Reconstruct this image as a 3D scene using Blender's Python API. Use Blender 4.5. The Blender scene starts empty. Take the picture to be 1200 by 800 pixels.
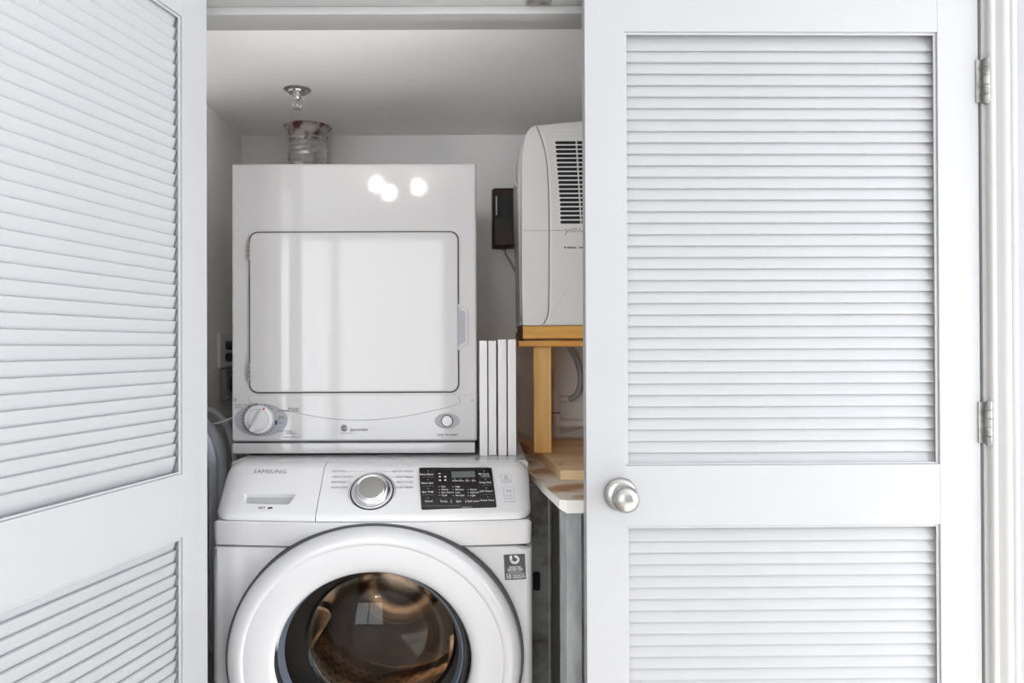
import bpy, bmesh, math, random
from mathutils import Vector, Matrix
random.seed(7)
C = bpy.context.scene.collection
SC = bpy.context.scene
R = math.radians

# ------------------------------------------------------------------ camera
F = 900.0                       # focal length in pixels of the 1200x800 frame
X0, HOR = 560.0, 407.0          # where the straight-ahead direction and the horizon fall
PITCH, ROLL, CAMH = R(0.3), R(-0.2), 1.227
cam_d = bpy.data.cameras.new('camera')
cam_d.sensor_width = 36.0
cam_d.lens = F / 1200 * 36
cam_d.shift_x = (600 - X0) / 1200
cam_d.shift_y = (HOR - 400 - F * math.tan(PITCH)) / 1200
cam_d.clip_start = 0.02
cam = bpy.data.objects.new('camera', cam_d)
C.objects.link(cam)
CM = Matrix.Rotation(R(90) + PITCH, 4, 'X') @ Matrix.Rotation(ROLL, 4, 'Z')
cam.matrix_world = Matrix.Translation((0, 0, CAMH)) @ CM
SC.camera = cam
CPOS = Vector((0, 0, CAMH))
PY = HOR - F * math.tan(PITCH)


def ray(px, py):
    return (CM.to_3x3() @ Vector(((px - X0) / F, (PY - py) / F, -1))).normalized()


def at(px, py, y):
    """world point where the measured direction meets the plane Y = y"""
    d = ray(px, py)
    return CPOS + d * (y / d.y)


def on_z(px, py, z):
    d = ray(px, py)
    return CPOS + d * ((z - CAMH) / d.z)


# ------------------------------------------------------------------ world, light, exposure
w = bpy.data.worlds.new('world')
SC.world = w
w.use_nodes = True
w.node_tree.nodes['Background'].inputs[0].default_value = (0.75, 0.86, 1.0, 1)
w.node_tree.nodes['Background'].inputs[1].default_value = 0.6
SC.view_settings.view_transform = 'Standard'
SC.view_settings.look = 'None'
SC.view_settings.exposure = 0.07
SC.view_settings.gamma = 1.0
SC.view_settings.use_curve_mapping = False
SC.cycles.max_bounces = 20          # light reaches the closet mostly by way of its white walls
SC.cycles.diffuse_bounces = 16
SC.cycles.transparent_max_bounces = 16


def area(name, loc, rot, sx, sy, power, col):
    l = bpy.data.lights.new(name, 'AREA')
    l.shape = 'RECTANGLE'
    l.size, l.size_y, l.energy, l.color = sx, sy, power, col
    o = bpy.data.objects.new(name, l)
    C.objects.link(o)
    o.location, o.rotation_euler = loc, rot
    return o


# daylight panels behind two made-up windows, added to light doors and closet
area('added_daylight_back', (-1.3, -3.28, 1.18), (R(90), 0, 0), 2.1, 2.2, 70, (0.96, 0.975, 1.0))
area('added_daylight_right', (2.88, 0.15, 1.18), (0, R(90), 0), 2.2, 2.1, 158, (0.945, 0.968, 1.0))

# sunlight added through the right-hand opening to bounce off the floor into the closet
sun_d = bpy.data.lights.new('bounce_sun', 'SUN')
sun_d.energy, sun_d.angle, sun_d.color = 20.0, R(1.5), (0.97, 0.98, 1.0)
bounce_sun = bpy.data.objects.new('bounce_sun', sun_d)
C.objects.link(bounce_sun)
bounce_sun.rotation_euler = Vector((-1.0, 0.10, -0.85)).to_track_quat('-Z', 'Y').to_euler()

# ------------------------------------------------------------------ materials


def srgb(r, g, b):
    f = lambda c: (c / 255 / 12.92) if c / 255 <= 0.04045 else ((c / 255 + 0.055) / 1.055) ** 2.4
    return (f(r), f(g), f(b), 1)


def mat(name, col, rough=0.5, metal=0.0, var=0.03, scale=8.0, bump=0.0, bscale=60.0, col2=None,
        stretch=None, coat=0.0, lo=0.35, hi=0.65, emis=None, spec=0.5):
    m = bpy.data.materials.new(name)
    m.use_nodes = True
    nt = m.node_tree
    b = nt.nodes['Principled BSDF']
    b.inputs['Roughness'].default_value = rough
    b.inputs['Metallic'].default_value = metal
    b.inputs['Specular IOR Level'].default_value = spec
    if coat:
        b.inputs['Coat Weight'].default_value = coat
        b.inputs['Coat Roughness'].default_value = 0.06
    tc = nt.nodes.new('ShaderNodeTexCoord')
    mp = nt.nodes.new('ShaderNodeMapping')
    nt.links.new(tc.outputs['Object'], mp.inputs['Vector'])
    if stretch:
        mp.inputs['Scale'].default_value = stretch
    n = nt.nodes.new('ShaderNodeTexNoise')
    n.inputs['Scale'].default_value = scale
    n.inputs['Detail'].default_value = 6
    nt.links.new(mp.outputs['Vector'], n.inputs['Vector'])
    r = nt.nodes.new('ShaderNodeValToRGB')
    r.color_ramp.elements[0].position, r.color_ramp.elements[1].position = lo, hi
    r.color_ramp.elements[0].color = col
    c2 = col2 or tuple([min(1, c * (1 - var)) for c in col[:3]] + [1])
    r.color_ramp.elements[1].color = c2
    nt.links.new(n.outputs['Fac'], r.inputs['Fac'])
    nt.links.new(r.outputs['Color'], b.inputs['Base Color'])
    if bump:
        n2 = nt.nodes.new('ShaderNodeTexNoise')
        n2.inputs['Scale'].default_value = bscale
        n2.inputs['Detail'].default_value = 4
        nt.links.new(mp.outputs['Vector'], n2.inputs['Vector'])
        bp = nt.nodes.new('ShaderNodeBump')
        bp.inputs['Strength'].default_value = bump
        bp.inputs['Distance'].default_value = 0.002
        nt.links.new(n2.outputs['Fac'], bp.inputs['Height'])
        nt.links.new(bp.outputs['Normal'], b.inputs['Normal'])
    if emis:
        b.inputs['Emission Color'].default_value = emis[0]
        b.inputs['Emission Strength'].default_value = emis[1]
    return m


def glass_mat(name, tint, refl=0.12):
    m = bpy.data.materials.new(name)
    m.use_nodes = True
    nt = m.node_tree
    nt.nodes.clear()
    out = nt.nodes.new('ShaderNodeOutputMaterial')
    mx = nt.nodes.new('ShaderNodeMixShader')
    tr = nt.nodes.new('ShaderNodeBsdfTransparent')
    gl = nt.nodes.new('ShaderNodeBsdfGlossy')
    fr = nt.nodes.new('ShaderNodeLayerWeight')
    fr.inputs['Blend'].default_value = 0.5
    pw = nt.nodes.new('ShaderNodeMath')
    pw.operation = 'POWER'
    pw.inputs[1].default_value = 4.0
    ad = nt.nodes.new('ShaderNodeMath')
    ad.operation = 'MULTIPLY_ADD'
    ad.inputs[1].default_value = 0.85
    ad.inputs[2].default_value = refl * 0.2
    tr.inputs[0].default_value = tint
    gl.inputs['Roughness'].default_value = 0.03
    nt.links.new(fr.outputs['Facing'], pw.inputs[0])
    nt.links.new(pw.outputs[0], ad.inputs[0])
    nt.links.new(ad.outputs[0], mx.inputs[0])
    nt.links.new(tr.outputs[0], mx.inputs[1])
    nt.links.new(gl.outputs[0], mx.inputs[2])
    nt.links.new(mx.outputs[0], out.inputs[0])
    return m


M = {}
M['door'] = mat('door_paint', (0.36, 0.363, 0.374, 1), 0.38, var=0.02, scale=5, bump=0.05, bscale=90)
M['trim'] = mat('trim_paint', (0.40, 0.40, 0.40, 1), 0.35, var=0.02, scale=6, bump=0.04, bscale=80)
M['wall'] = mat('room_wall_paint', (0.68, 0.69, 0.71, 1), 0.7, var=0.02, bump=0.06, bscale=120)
M['wallfront'] = mat('room_wall_paint_darkened', (0.29, 0.293, 0.305, 1), 0.7, var=0.02, bump=0.06, bscale=120)  # same paint as the room walls, darkened to offset the strong light here
M['closet'] = mat('closet_wall_paint', (0.93, 0.91, 0.89, 1), 0.75, var=0.03, scale=3, bump=0.25, bscale=150)
M['closet_ceiling'] = mat('closet_ceiling_paint', (0.94, 0.94, 0.94, 1), 0.75, var=0.03, scale=2.5, bump=0.2, bscale=140)
M['ceiling'] = mat('room_ceiling_paint', (0.9, 0.9, 0.9, 1), 0.8, var=0.02)
M['floor'] = mat('wood_floor', srgb(210, 203, 194), 0.35, scale=3, col2=srgb(190, 182, 171), stretch=(1, 9, 1), bump=0.05)
M['conc'] = mat('closet_floor_vinyl', srgb(120, 115, 108), 0.6, var=0.15)
M['white'] = mat('appliance_enamel', (0.52, 0.52, 0.53, 1), 0.16, var=0.015, scale=4, coat=0.25)
M['dwhite'] = mat('dryer_enamel', (0.535, 0.53, 0.53, 1), 0.04, var=0.015, scale=4, bump=0.02, bscale=160, coat=0.0)
M['plastic'] = mat('white_plastic', (0.64, 0.64, 0.65, 1), 0.25, var=0.01, coat=0.15)
M['offwhite'] = mat('aged_white_plastic', (0.84, 0.82, 0.79, 1), 0.35, var=0.04, scale=5)
M['offgrey'] = mat('grey_white_plastic', (0.66, 0.65, 0.63, 1), 0.4, var=0.05, scale=5)
M['seam'] = mat('dark_seam_rubber', srgb(62, 62, 64), 0.6, var=0.2)
M['seamlight'] = mat('grey_seam', srgb(150, 150, 152), 0.6, var=0.1)
M['black'] = mat('black_gloss_panel', srgb(26, 23, 23), 0.14, var=0.2)
M['blackm'] = mat('matt_black', srgb(14, 14, 15), 0.6, var=0.3)
M['lcd'] = mat('grey_display', srgb(92, 98, 98), 0.3, var=0.1)
M['ink'] = mat('grey_print', srgb(95, 96, 100), 0.6, var=0.05)
M['inkdark'] = mat('dark_print', srgb(48, 50, 54), 0.5, var=0.05)
M['inkwhite'] = mat('white_print', srgb(205, 205, 205), 0.6, var=0.03)
M['inkblue'] = mat('blue_print', srgb(48, 58, 110), 0.6, var=0.05)
M['inkred'] = mat('red_print', srgb(176, 62, 62), 0.6, var=0.05)
M['label'] = mat('charcoal_sticker', srgb(58, 60, 64), 0.45, var=0.06)
M['greyplate'] = mat('grey_dial_plate', srgb(156, 157, 163), 0.45, var=0.03)
M['pocket'] = mat('grey_pocket_floor', srgb(168, 168, 172), 0.4, var=0.04)
M['chrome'] = mat('satin_chrome', (0.72, 0.72, 0.72, 1), 0.18, 1.0, var=0.05)
M['nickel'] = mat('brushed_nickel', (0.46, 0.455, 0.44, 1), 0.26, 1.0, var=0.1, scale=30)
M['steelhinge'] = mat('painted_steel_hinge', (0.19, 0.19, 0.18, 1), 0.42, 0.8, col2=(0.36, 0.35, 0.335, 1), scale=60)
M['rubber'] = mat('grey_rubber', srgb(60, 62, 66), 0.45, var=0.15)
M['rimblue'] = mat('blue_grey_plastic', srgb(84, 92, 102), 0.3, var=0.05)
M['drum'] = mat('warm_tinted_drum_steel', (0.80, 0.63, 0.47, 1), 0.17, 1.0, var=0.3, scale=14, bump=0.1, bscale=50)  # steel tinted warm, standing in for the brown reflection of the room
M['tubblack'] = mat('black_tub_plastic', srgb(16, 16, 17), 0.35, var=0.3)
M['hole'] = mat('drum_hole', srgb(10, 9, 8), 0.8, var=0.1)
M['glass'] = glass_mat('door_glass', (0.72, 0.70, 0.68, 1), 0.14)
M['pane'] = glass_mat('window_glass', (0.98, 0.99, 1, 1), 0.05)
M['bulbglass'] = mat('sprinkler_bulb', srgb(170, 60, 50), 0.2)
M['hose'] = mat('grey_hose', srgb(160, 163, 170), 0.45, var=0.12, scale=20)
M['hosel'] = mat('translucent_hose', srgb(176, 178, 180), 0.35, var=0.1)
M['pvc'] = mat('white_pvc', srgb(238, 238, 236), 0.3, var=0.04)
M['cord'] = mat('white_cord', srgb(220, 220, 218), 0.5)
M['foil'] = mat('aluminium_foil_duct', (0.80, 0.79, 0.77, 1), 0.33, 0.85, col2=(0.42, 0.33, 0.26, 1), scale=28, lo=0.5, hi=0.75, bump=0.8, bscale=90)
M['rust'] = mat('rusty_collar', srgb(120, 82, 74), 0.7, 0.3, col2=srgb(205, 200, 195), scale=30, lo=0.42, hi=0.58, bump=0.5, bscale=80)
M['pine'] = mat('varnished_pine', srgb(246, 200, 124), 0.45, col2=srgb(232, 178, 98), scale=6, stretch=(7, 7, 0.8), bump=0.08, bscale=40)
M['pineh'] = mat('amber_pine_board', srgb(240, 186, 88), 0.45, col2=srgb(218, 154, 62), scale=6, stretch=(0.9, 7, 9), bump=0.08, bscale=40)
M['darkwood'] = mat('stained_wood_edge', srgb(88, 44, 24), 0.6, col2=srgb(150, 92, 44), scale=14, stretch=(1, 6, 6))
M['ply'] = mat('plywood_face', srgb(240, 212, 172), 0.6, col2=srgb(222, 184, 138), scale=5, stretch=(1.2, 5, 5), bump=0.1, bscale=50)
M['plyedge'] = mat('plywood_edge', srgb(246, 222, 178), 0.6, col2=srgb(226, 192, 140), scale=5, stretch=(1, 1, 60))
M['oldwood'] = mat('water_stained_board', srgb(176, 132, 94), 0.7, col2=srgb(218, 210, 196), scale=11, lo=0.40, hi=0.58, bump=0.4, bscale=70)
M['galv'] = mat('galvanised_steel', srgb(176, 178, 178), 0.5, 0.4, col2=srgb(146, 148, 149), scale=12, stretch=(3, 3, 0.7), bump=0.1)
M['galvdark'] = mat('stained_dark_steel', srgb(128, 128, 124), 0.55, 0.3, col2=srgb(84, 80, 76), scale=16, lo=0.4, hi=0.6, bump=0.2)
M['paper'] = mat('white_vinyl_strip', srgb(232, 230, 224), 0.5, var=0.05)
M['steelplate'] = mat('dull_steel_plate', srgb(168, 168, 166), 0.45, 0.6, var=0.15)
M['brownblack'] = mat('smoked_brown_plastic', srgb(16, 12, 10), 0.3, col2=srgb(60, 34, 20), scale=10, spec=0.25)
M['globe'] = mat('lit_lamp_globe', (1, 0.95, 0.88, 1), 0.4, emis=((1, 0.92, 0.84, 1), 180))
M['board'] = mat('white_melamine', (0.70, 0.685, 0.68, 1), 0.32, var=0.02)

# ------------------------------------------------------------------ helpers


def finish(name, bm, m, parent=None, local=False, angle=35, smooth=True):
    if parent is not None and not local:
        o = Vector((0, 0, 0))
        p = parent
        while p is not None:
            o += p.location
            p = p.parent
        bmesh.ops.translate(bm, verts=bm.verts, vec=-o)
    bmesh.ops.recalc_face_normals(bm, faces=bm.faces)
    me = bpy.data.meshes.new(name)
    bm.to_mesh(me)
    bm.free()
    me.materials.append(M[m])
    if smooth:
        me.shade_smooth()
        me.set_sharp_from_angle(angle=R(angle))
        for p in me.polygons:
            if len(p.vertices) > 4:
                p.use_smooth = False
    ob = bpy.data.objects.new(name, me)
    C.objects.link(ob)
    ob.parent = parent
    if smooth:
        ar = sorted(p.area for p in me.polygons)
        if ar[-1] > 12 * ar[len(ar) // 2]:
            wm = ob.modifiers.new('even_normals', 'WEIGHTED_NORMAL')
            wm.keep_sharp = True
            wm.weight = 100
    return ob


def tag(o, label=None, cat=None, group=None, kind=None):
    if label:
        o['label'] = label
    if cat:
        o['category'] = cat
    if group:
        o['group'] = group
    if kind:
        o['kind'] = kind
    return o


def thing(name, loc, label, cat, group=None, kind=None, rotz=0):
    o = bpy.data.objects.new(name, None)
    o.empty_display_size = 0.05
    C.objects.link(o)
    o.location = loc
    o.rotation_euler = (0, 0, rotz)
    return tag(o, label, cat, group, kind)


def join(bm, tmp):
    me = bpy.data.meshes.new('tmp')
    tmp.to_mesh(me)
    tmp.free()
    bm.from_mesh(me)
    bpy.data.meshes.remove(me)
    return bm


def box(a, b, bev=0.0, seg=2, bm=None, rot=None):
    bm = bm or bmesh.new()
    t = bmesh.new()
    bmesh.ops.create_cube(t, size=1)
    a, b = Vector(a), Vector(b)
    s, c = b - a, (a + b) / 2
    for v in t.verts:
        v.co = Vector((v.co.x * s.x, v.co.y * s.y, v.co.z * s.z))
    if bev:
        bmesh.ops.bevel(t, geom=list(t.edges), offset=bev, segments=seg, affect='EDGES', profile=0.5)
    if rot:
        bmesh.ops.rotate(t, verts=t.verts, matrix=rot)
    bmesh.ops.translate(t, verts=t.verts, vec=c)
    return join(bm, t)


def prism(poly, axis, a, b, bm=None, bev=0.0):
    """poly: 2-D points in the plane across axis ('X': (y,z), 'Y': (x,z), 'Z': (x,y)) pushed from a to b"""
    bm = bm or bmesh.new()
    t = bmesh.new()
    def P(u, v, k):
        return {'X': (k, u, v), 'Y': (u, k, v), 'Z': (u, v, k)}[axis]
    lo = [t.verts.new(P(u, v, a)) for u, v in poly]
    hi = [t.verts.new(P(u, v, b)) for u, v in poly]
    t.faces.new(lo)
    t.faces.new(hi[::-1])
    n = len(poly)
    for i in range(n):
        t.faces.new((lo[i], hi[i], hi[(i + 1) % n], lo[(i + 1) % n]))
    bmesh.ops.recalc_face_normals(t, faces=t.faces)
    if bev:
        es = [e for e in t.edges if all(v in set(lo) for v in e.verts)]
        bmesh.ops.bevel(t, geom=es, offset=bev, segments=2, affect='EDGES', profile=0.5)
    return join(bm, t)


def rrect(x0, x1, z0, z1, r, n=6):
    pts = []
    for cx, cz, a0 in ((x1 - r, z1 - r, 0), (x0 + r, z1 - r, 90), (x0 + r, z0 + r, 180), (x1 - r, z0 + r, 270)):
        for i in range(n + 1):
            a = R(a0 + 90 * i / n)
            pts.append((cx + r * math.cos(a), cz + r * math.sin(a)))
    return pts


def frame_of(axis):
    a = Vector(axis).normalized()
    u = a.orthogonal().normalized()
    return u, a.cross(u), a


def lathe(prof, org, axis=(0, 0, 1), seg=32, bm=None, sc=(1, 1), uv=None, jit=None):
    """prof: (radius, height along axis); radius 0 closes the end"""
    bm = bm or bmesh.new()
    u, v, a = uv if uv else frame_of(axis)
    org = Vector(org)
    rings = []
    for r, h in prof:
        if r < 1e-6:
            rings.append([bm.verts.new(org + a * h)])
        else:
            rings.append([bm.verts.new(org + a * h + u * (r * sc[0] * math.cos(2 * math.pi * k / seg))
                                       + v * (r * sc[1] * math.sin(2 * math.pi * k / seg))) for k in range(seg)])
    for p, q in zip(rings, rings[1:]):
        for k in range(seg):
            l = (k + 1) % seg
            if len(p) == 1 and len(q) == 1:
                continue
            if len(p) == 1:
                bm.faces.new((p[0], q[l], q[k]))
            elif len(q) == 1:
                bm.faces.new((p[k], p[l], q[0]))
            else:
                bm.faces.new((p[k], p[l], q[l], q[k]))
    return bm


def smooth_path(pts, n=8):
    pts = [Vector(p) for p in pts]
    out = []
    for i in range(len(pts) - 1):
        p0 = pts[max(i - 1, 0)]
        p1, p2 = pts[i], pts[i + 1]
        p3 = pts[min(i + 2, len(pts) - 1)]
        for k in range(n):
            t = k / n
            out.append(0.5 * ((2 * p1) + (p2 - p0) * t + (2 * p0 - 5 * p1 + 4 * p2 - p3) * t * t
                              + (3 * p1 - p0 - 3 * p2 + p3) * t ** 3))
    out.append(pts[-1])
    return out


def tube(pts, r, seg=10, bm=None, curve=True, n=8, closed=False):
    bm = bm or bmesh.new()
    P = smooth_path(pts, n) if curve else [Vector(p) for p in pts]
    rings = []
    d = (P[1] - P[0]).normalized()
    u = d.orthogonal().normalized()
    for i, p in enumerate(P):
        if closed:
            t = (P[(i + 1) % len(P)] - P[i - 1]).normalized()
        else:
            t = (P[min(i + 1, len(P) - 1)] - P[max(i - 1, 0)]).normalized()
        u = (u - t * u.dot(t)).normalized()
        v = t.cross(u)
        rr = r(i / (len(P) - 1)) if callable(r) else r
        rings.append([bm.verts.new(p + u * (rr * math.cos(2 * math.pi * k / seg)) + v * (rr * math.sin(2 * math.pi * k / seg)))
                      for k in range(seg)])
    pairs = list(zip(rings, rings[1:]))
    if closed:
        pairs.append((rings[-1], rings[0]))
    for a, b in pairs:
        for k in range(seg):
            l = (k + 1) % seg
            bm.faces.new((a[k], a[l], b[l], b[k]))
    if not closed:
        bm.faces.new(rings[0][::-1])
        bm.faces.new(rings[-1])
    return bm


def loft_x(prof, xs, warp=None, bm=None, swap=False, ctr=None):
    """closed profile (p,q) swept along an axis; xs: list of (position, inset)"""
    bm = bm or bmesh.new()
    n = len(prof)
    area2 = sum(prof[i][0] * prof[(i + 1) % n][1] - prof[(i + 1) % n][0] * prof[i][1] for i in range(n))
    sg = 1 if area2 > 0 else -1
    nor = []
    for i in range(n):
        a, b, c = Vector(prof[i - 1]), Vector(prof[i]), Vector(prof[(i + 1) % n])
        e1, e2 = (b - a).normalized(), (c - b).normalized()
        m = Vector((e1.y + e2.y, -(e1.x + e2.x)))
        m = m.normalized() * sg
        k = max(0.35, m.dot(Vector((e1.y, -e1.x)) * sg))
        nor.append(m / k)
    rings = []
    for x, ins in xs:
        ring = []
        for (y, z), m in zip(prof, nor):
            if ctr:
                yy, zz = y + (ctr[0] - y) * ins / 0.1, z + (ctr[1] - z) * ins / 0.1
            else:
                yy, zz = y - m.x * ins, z - m.y * ins
            p = Vector((x, yy, zz)) if not swap else Vector((yy, x, zz))
            ring.append(bm.verts.new(warp(p) if warp else p))
        rings.append(ring)
    for a, b in zip(rings, rings[1:]):
        for k in range(n):
            l = (k + 1) % n
            bm.faces.new((a[k], a[l], b[l], b[k]))
    bm.faces.new(rings[0])
    bm.faces.new(rings[-1][::-1])
    return bm


def ends(x0, x1, r0, r1, n=14):
    """positions with rounded ends for loft_x"""
    out = []
    for i in range(6):
        a = R(90 * i / 5)
        out.append((x0 + r0 * (1 - math.cos(R(90) - a) if False else 1 - math.cos(a)), r0 * (1 - math.sin(a))))
    for i in range(1, n):
        out.append((x0 + r0 + (x1 - r1 - x0 - r0) * i / n, 0))
    for i in range(5, -1, -1):
        a = R(90 * i / 5)
        out.append((x1 - r1 * (1 - math.cos(a)), r1 * (1 - math.sin(a))))
    return out


FY = (Vector((1, 0, 0)), Vector((0, 0, 1)), Vector((0, -1, 0)))      # a vertical face looking at the room


def text(s, org, size, fr=FY, align='LEFT', bm=None, lift=0.0006, sx=1.0, shear=0.0, bold=0.0):
    cu = bpy.data.curves.new('t', 'FONT')
    cu.body = s
    cu.size = size
    cu.align_x = align
    cu.align_y = 'CENTER'
    cu.resolution_u = 2
    cu.shear = shear
    cu.offset = bold * size
    ob = bpy.data.objects.new('t', cu)
    C.objects.link(ob)
    dg = bpy.context.evaluated_depsgraph_get()
    me = bpy.data.meshes.new_from_object(ob.evaluated_get(dg))
    bpy.data.objects.remove(ob)
    bpy.data.curves.remove(cu)
    u, v, n = fr
    for q in me.vertices:
        q.co = Vector(org) + u * (q.co.x * sx) + v * q.co.y + n * lift
    bm = bm or bmesh.new()
    bm.from_mesh(me)
    bpy.data.meshes.remove(me)
    return bm


def plate(pts, fr, org, lift, thick, bm=None):
    """polygon in the (u,v) frame, a thin solid lifted off the surface"""
    bm = bm or bmesh.new()
    u, v, n = fr
    org = Vector(org)
    top = [bm.verts.new(org + u * a + v * b + n * (lift + thick)) for a, b in pts]
    bot = [bm.verts.new(org + u * a + v * b + n * lift) for a, b in pts]
    bm.faces.new(top)
    bm.faces.new(bot[::-1])
    k = len(pts)
    for i in range(k):
        bm.faces.new((top[i], bot[i], bot[(i + 1) % k], top[(i + 1) % k]))
    return bm


def ellipse(cx, cy, rx, ry, n=36):
    return [(cx + rx * math.cos(2 * math.pi * i / n), cy + ry * math.sin(2 * math.pi * i / n)) for i in range(n)]


def copy_of(o, loc=None, parent=None):
    c = o.copy()
    C.objects.link(c)
    if parent is not None:
        c.parent = parent
    if loc is not None:
        c.location = loc
    return c


# ------------------------------------------------------------------ measured planes
YW0, YW1 = 1.487, 1.645        # front wall of the closet: room face, closet face
YB = 2.50                      # closet back wall
XL, XR = -0.767, 1.10          # closet side walls
XJL, XJR = -0.582, 0.978       # opening
ZH = 1.909                     # underside of the head jamb
ZC = 1.919                     # closet ceiling
RX0, RX1, RY0, RZ = -2.4, 2.8, -3.2, 2.44   # the room

# ------------------------------------------------------------------ setting
def struct(name, bm, m, label, cat):
    return tag(finish(name, bm, m, smooth=False), label, cat, kind='structure')

struct('floor', box((RX0, RY0, -0.06), (RX1, YW0, 0)), 'floor', 'brown wooden floor of the room in front of the closet', 'floor')
struct('floor', box((XL - 0.1, YW0 + 0.0005, -0.06), (XR + 0.1, YB + 0.1, -0.0005)), 'conc', 'grey vinyl floor under the washer inside the closet', 'floor')
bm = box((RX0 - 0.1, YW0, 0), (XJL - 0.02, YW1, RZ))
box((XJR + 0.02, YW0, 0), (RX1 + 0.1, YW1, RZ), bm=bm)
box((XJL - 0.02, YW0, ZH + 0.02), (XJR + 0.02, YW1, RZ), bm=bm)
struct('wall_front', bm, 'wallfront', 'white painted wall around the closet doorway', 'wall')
struct('wall_back', box((XL - 0.1, YB, 0), (XR + 0.1, YB + 0.08, ZC + 0.08)), 'closet', 'pale grey rear wall of the laundry closet', 'wall')
struct('wall_left', box((XL - 0.08, YW1, 0), (XL, YB, ZC + 0.08)), 'closet', 'shaded left side wall of the laundry closet', 'wall')
struct('wall_right', box((XR, YW1, 0), (XR + 0.08, YB, ZC + 0.08)), 'closet', 'right side wall inside the laundry closet', 'wall')
struct('ceiling', box((XL, YW1, ZC), (XR, YB, ZC + 0.08)), 'closet_ceiling', 'grey plaster ceiling inside the laundry closet', 'ceiling')
struct('ceiling', box((RX0 - 0.1, RY0 - 0.1, RZ), (RX1 + 0.1, YW1, RZ + 0.08)), 'ceiling', 'white ceiling of the room in front of the closet', 'ceiling')
struct('wall_room_left', box((RX0 - 0.1, RY0, 0), (RX0, YW0, RZ)), 'wall', 'white left wall of the room outside the closet', 'wall')
bm = box((RX1, RY0, 0), (RX1 + 0.1, -0.9, RZ))
box((RX1, 1.2, 0), (RX1 + 0.1, YW0, RZ), bm=bm)
box((RX1, -0.9, 0), (RX1 + 0.1, 1.2, 0.08), bm=bm)
box((RX1, -0.9, 2.28), (RX1 + 0.1, 1.2, RZ), bm=bm)
struct('wall_room_right', bm, 'wall', 'white right wall of the room opened for the added window', 'wall')
bm = box((RX0 - 0.1, RY0 - 0.1, 0), (-2.35, RY0, RZ))
box((-0.25, RY0 - 0.1, 0), (RX1 + 0.1, RY0, RZ), bm=bm)
box((-2.35, RY0 - 0.1, 0), (-0.25, RY0, 0.08), bm=bm)
box((-2.35, RY0 - 0.1, 2.28), (-0.25, RY0, RZ), bm=bm)
struct('wall_room_rear', bm, 'wall', 'white wall behind the camera opened for the added window', 'wall')

def window(name, along, c0, c1, z0, z1, label):  # unseen windows, added as openings for the daylight panels
    wn = thing(name, (0, 0, 0), label, 'window', kind='structure')
    if along == 'X':
        wn.location = ((c0 + c1) / 2, RY0 - 0.05, z0)
        B = lambda a, b, za, zb, d0, d1: ((a, RY0 - d1, za), (b, RY0 - d0, zb))
    else:
        wn.location = (RX1 + 0.05, (c0 + c1) / 2, z0)
        B = lambda a, b, za, zb, d0, d1: ((RX1 + d0, a, za), (RX1 + d1, b, zb))
    m = (c0 + c1) / 2
    bm = bmesh.new()
    for c in (c0, m - 0.03, c1 - 0.06):
        box(*B(c, c + 0.06, z0, z1, 0.02, 0.07), bm=bm)
    for z in (z0, z1 - 0.06):
        box(*B(c0, c1, z, z + 0.06, 0.02, 0.07), bm=bm)
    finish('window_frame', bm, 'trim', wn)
    for a, b in ((c0 + 0.06, m - 0.03), (m + 0.03, c1 - 0.06)):
        finish('pane', box(*B(a, b, z0 + 0.06, z1 - 0.06, 0.044, 0.048)), 'pane', wn, smooth=False)

window('added_window_1', 'X', -2.35, -0.25, 0.08, 2.28, 'added unseen white framed window behind the camera')
window('added_window_2', 'Y', -0.9, 1.2, 0.08, 2.28, 'added unseen white framed window in the right wall of the room')

# door lining and casings
def casing_profile(x_in, sgn):
    p = [(0, 0), (0, -0.010), (0.003, -0.013), (0.010, -0.013), (0.013, -0.010), (0.017, -0.011), (0.021, -0.016), (0.027, -0.0185),
         (0.034, -0.0185), (0.037, -0.016), (0.040, -0.0185), (0.046, -0.019), (0.050, -0.017), (0.052, -0.012), (0.052, 0)]
    return [(x_in + sgn * a, YW0 + b) for a, b in p]

t = thing('trim_1', (XJR, YW0, 0), 'white moulded casing beside the right louvre door', 'door trim', kind='structure')
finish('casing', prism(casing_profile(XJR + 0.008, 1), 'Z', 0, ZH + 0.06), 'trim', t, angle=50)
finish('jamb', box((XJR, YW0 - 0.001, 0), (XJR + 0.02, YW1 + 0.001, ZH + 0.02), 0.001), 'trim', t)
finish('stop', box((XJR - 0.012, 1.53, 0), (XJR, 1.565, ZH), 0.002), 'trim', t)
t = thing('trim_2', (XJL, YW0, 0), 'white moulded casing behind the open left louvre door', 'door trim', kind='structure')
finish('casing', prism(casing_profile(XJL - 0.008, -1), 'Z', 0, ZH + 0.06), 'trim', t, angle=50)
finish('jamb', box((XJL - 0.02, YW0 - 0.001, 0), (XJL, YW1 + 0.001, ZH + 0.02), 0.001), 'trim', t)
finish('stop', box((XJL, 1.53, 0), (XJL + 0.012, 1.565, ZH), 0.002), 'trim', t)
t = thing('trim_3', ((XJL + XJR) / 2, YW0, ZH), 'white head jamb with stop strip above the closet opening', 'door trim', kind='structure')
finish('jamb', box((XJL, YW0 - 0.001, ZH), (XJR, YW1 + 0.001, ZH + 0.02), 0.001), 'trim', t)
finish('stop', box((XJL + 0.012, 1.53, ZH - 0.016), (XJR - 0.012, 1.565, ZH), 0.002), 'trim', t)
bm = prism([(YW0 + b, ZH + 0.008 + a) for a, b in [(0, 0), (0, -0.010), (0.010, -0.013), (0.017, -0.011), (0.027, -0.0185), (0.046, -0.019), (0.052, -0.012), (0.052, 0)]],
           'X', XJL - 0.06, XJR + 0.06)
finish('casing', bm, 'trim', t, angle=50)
finish('catch_plate', box((0.098, 1.496, ZH - 0.0035), (0.148, 1.522, ZH), 0.001), 'steelhinge', t)

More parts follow.
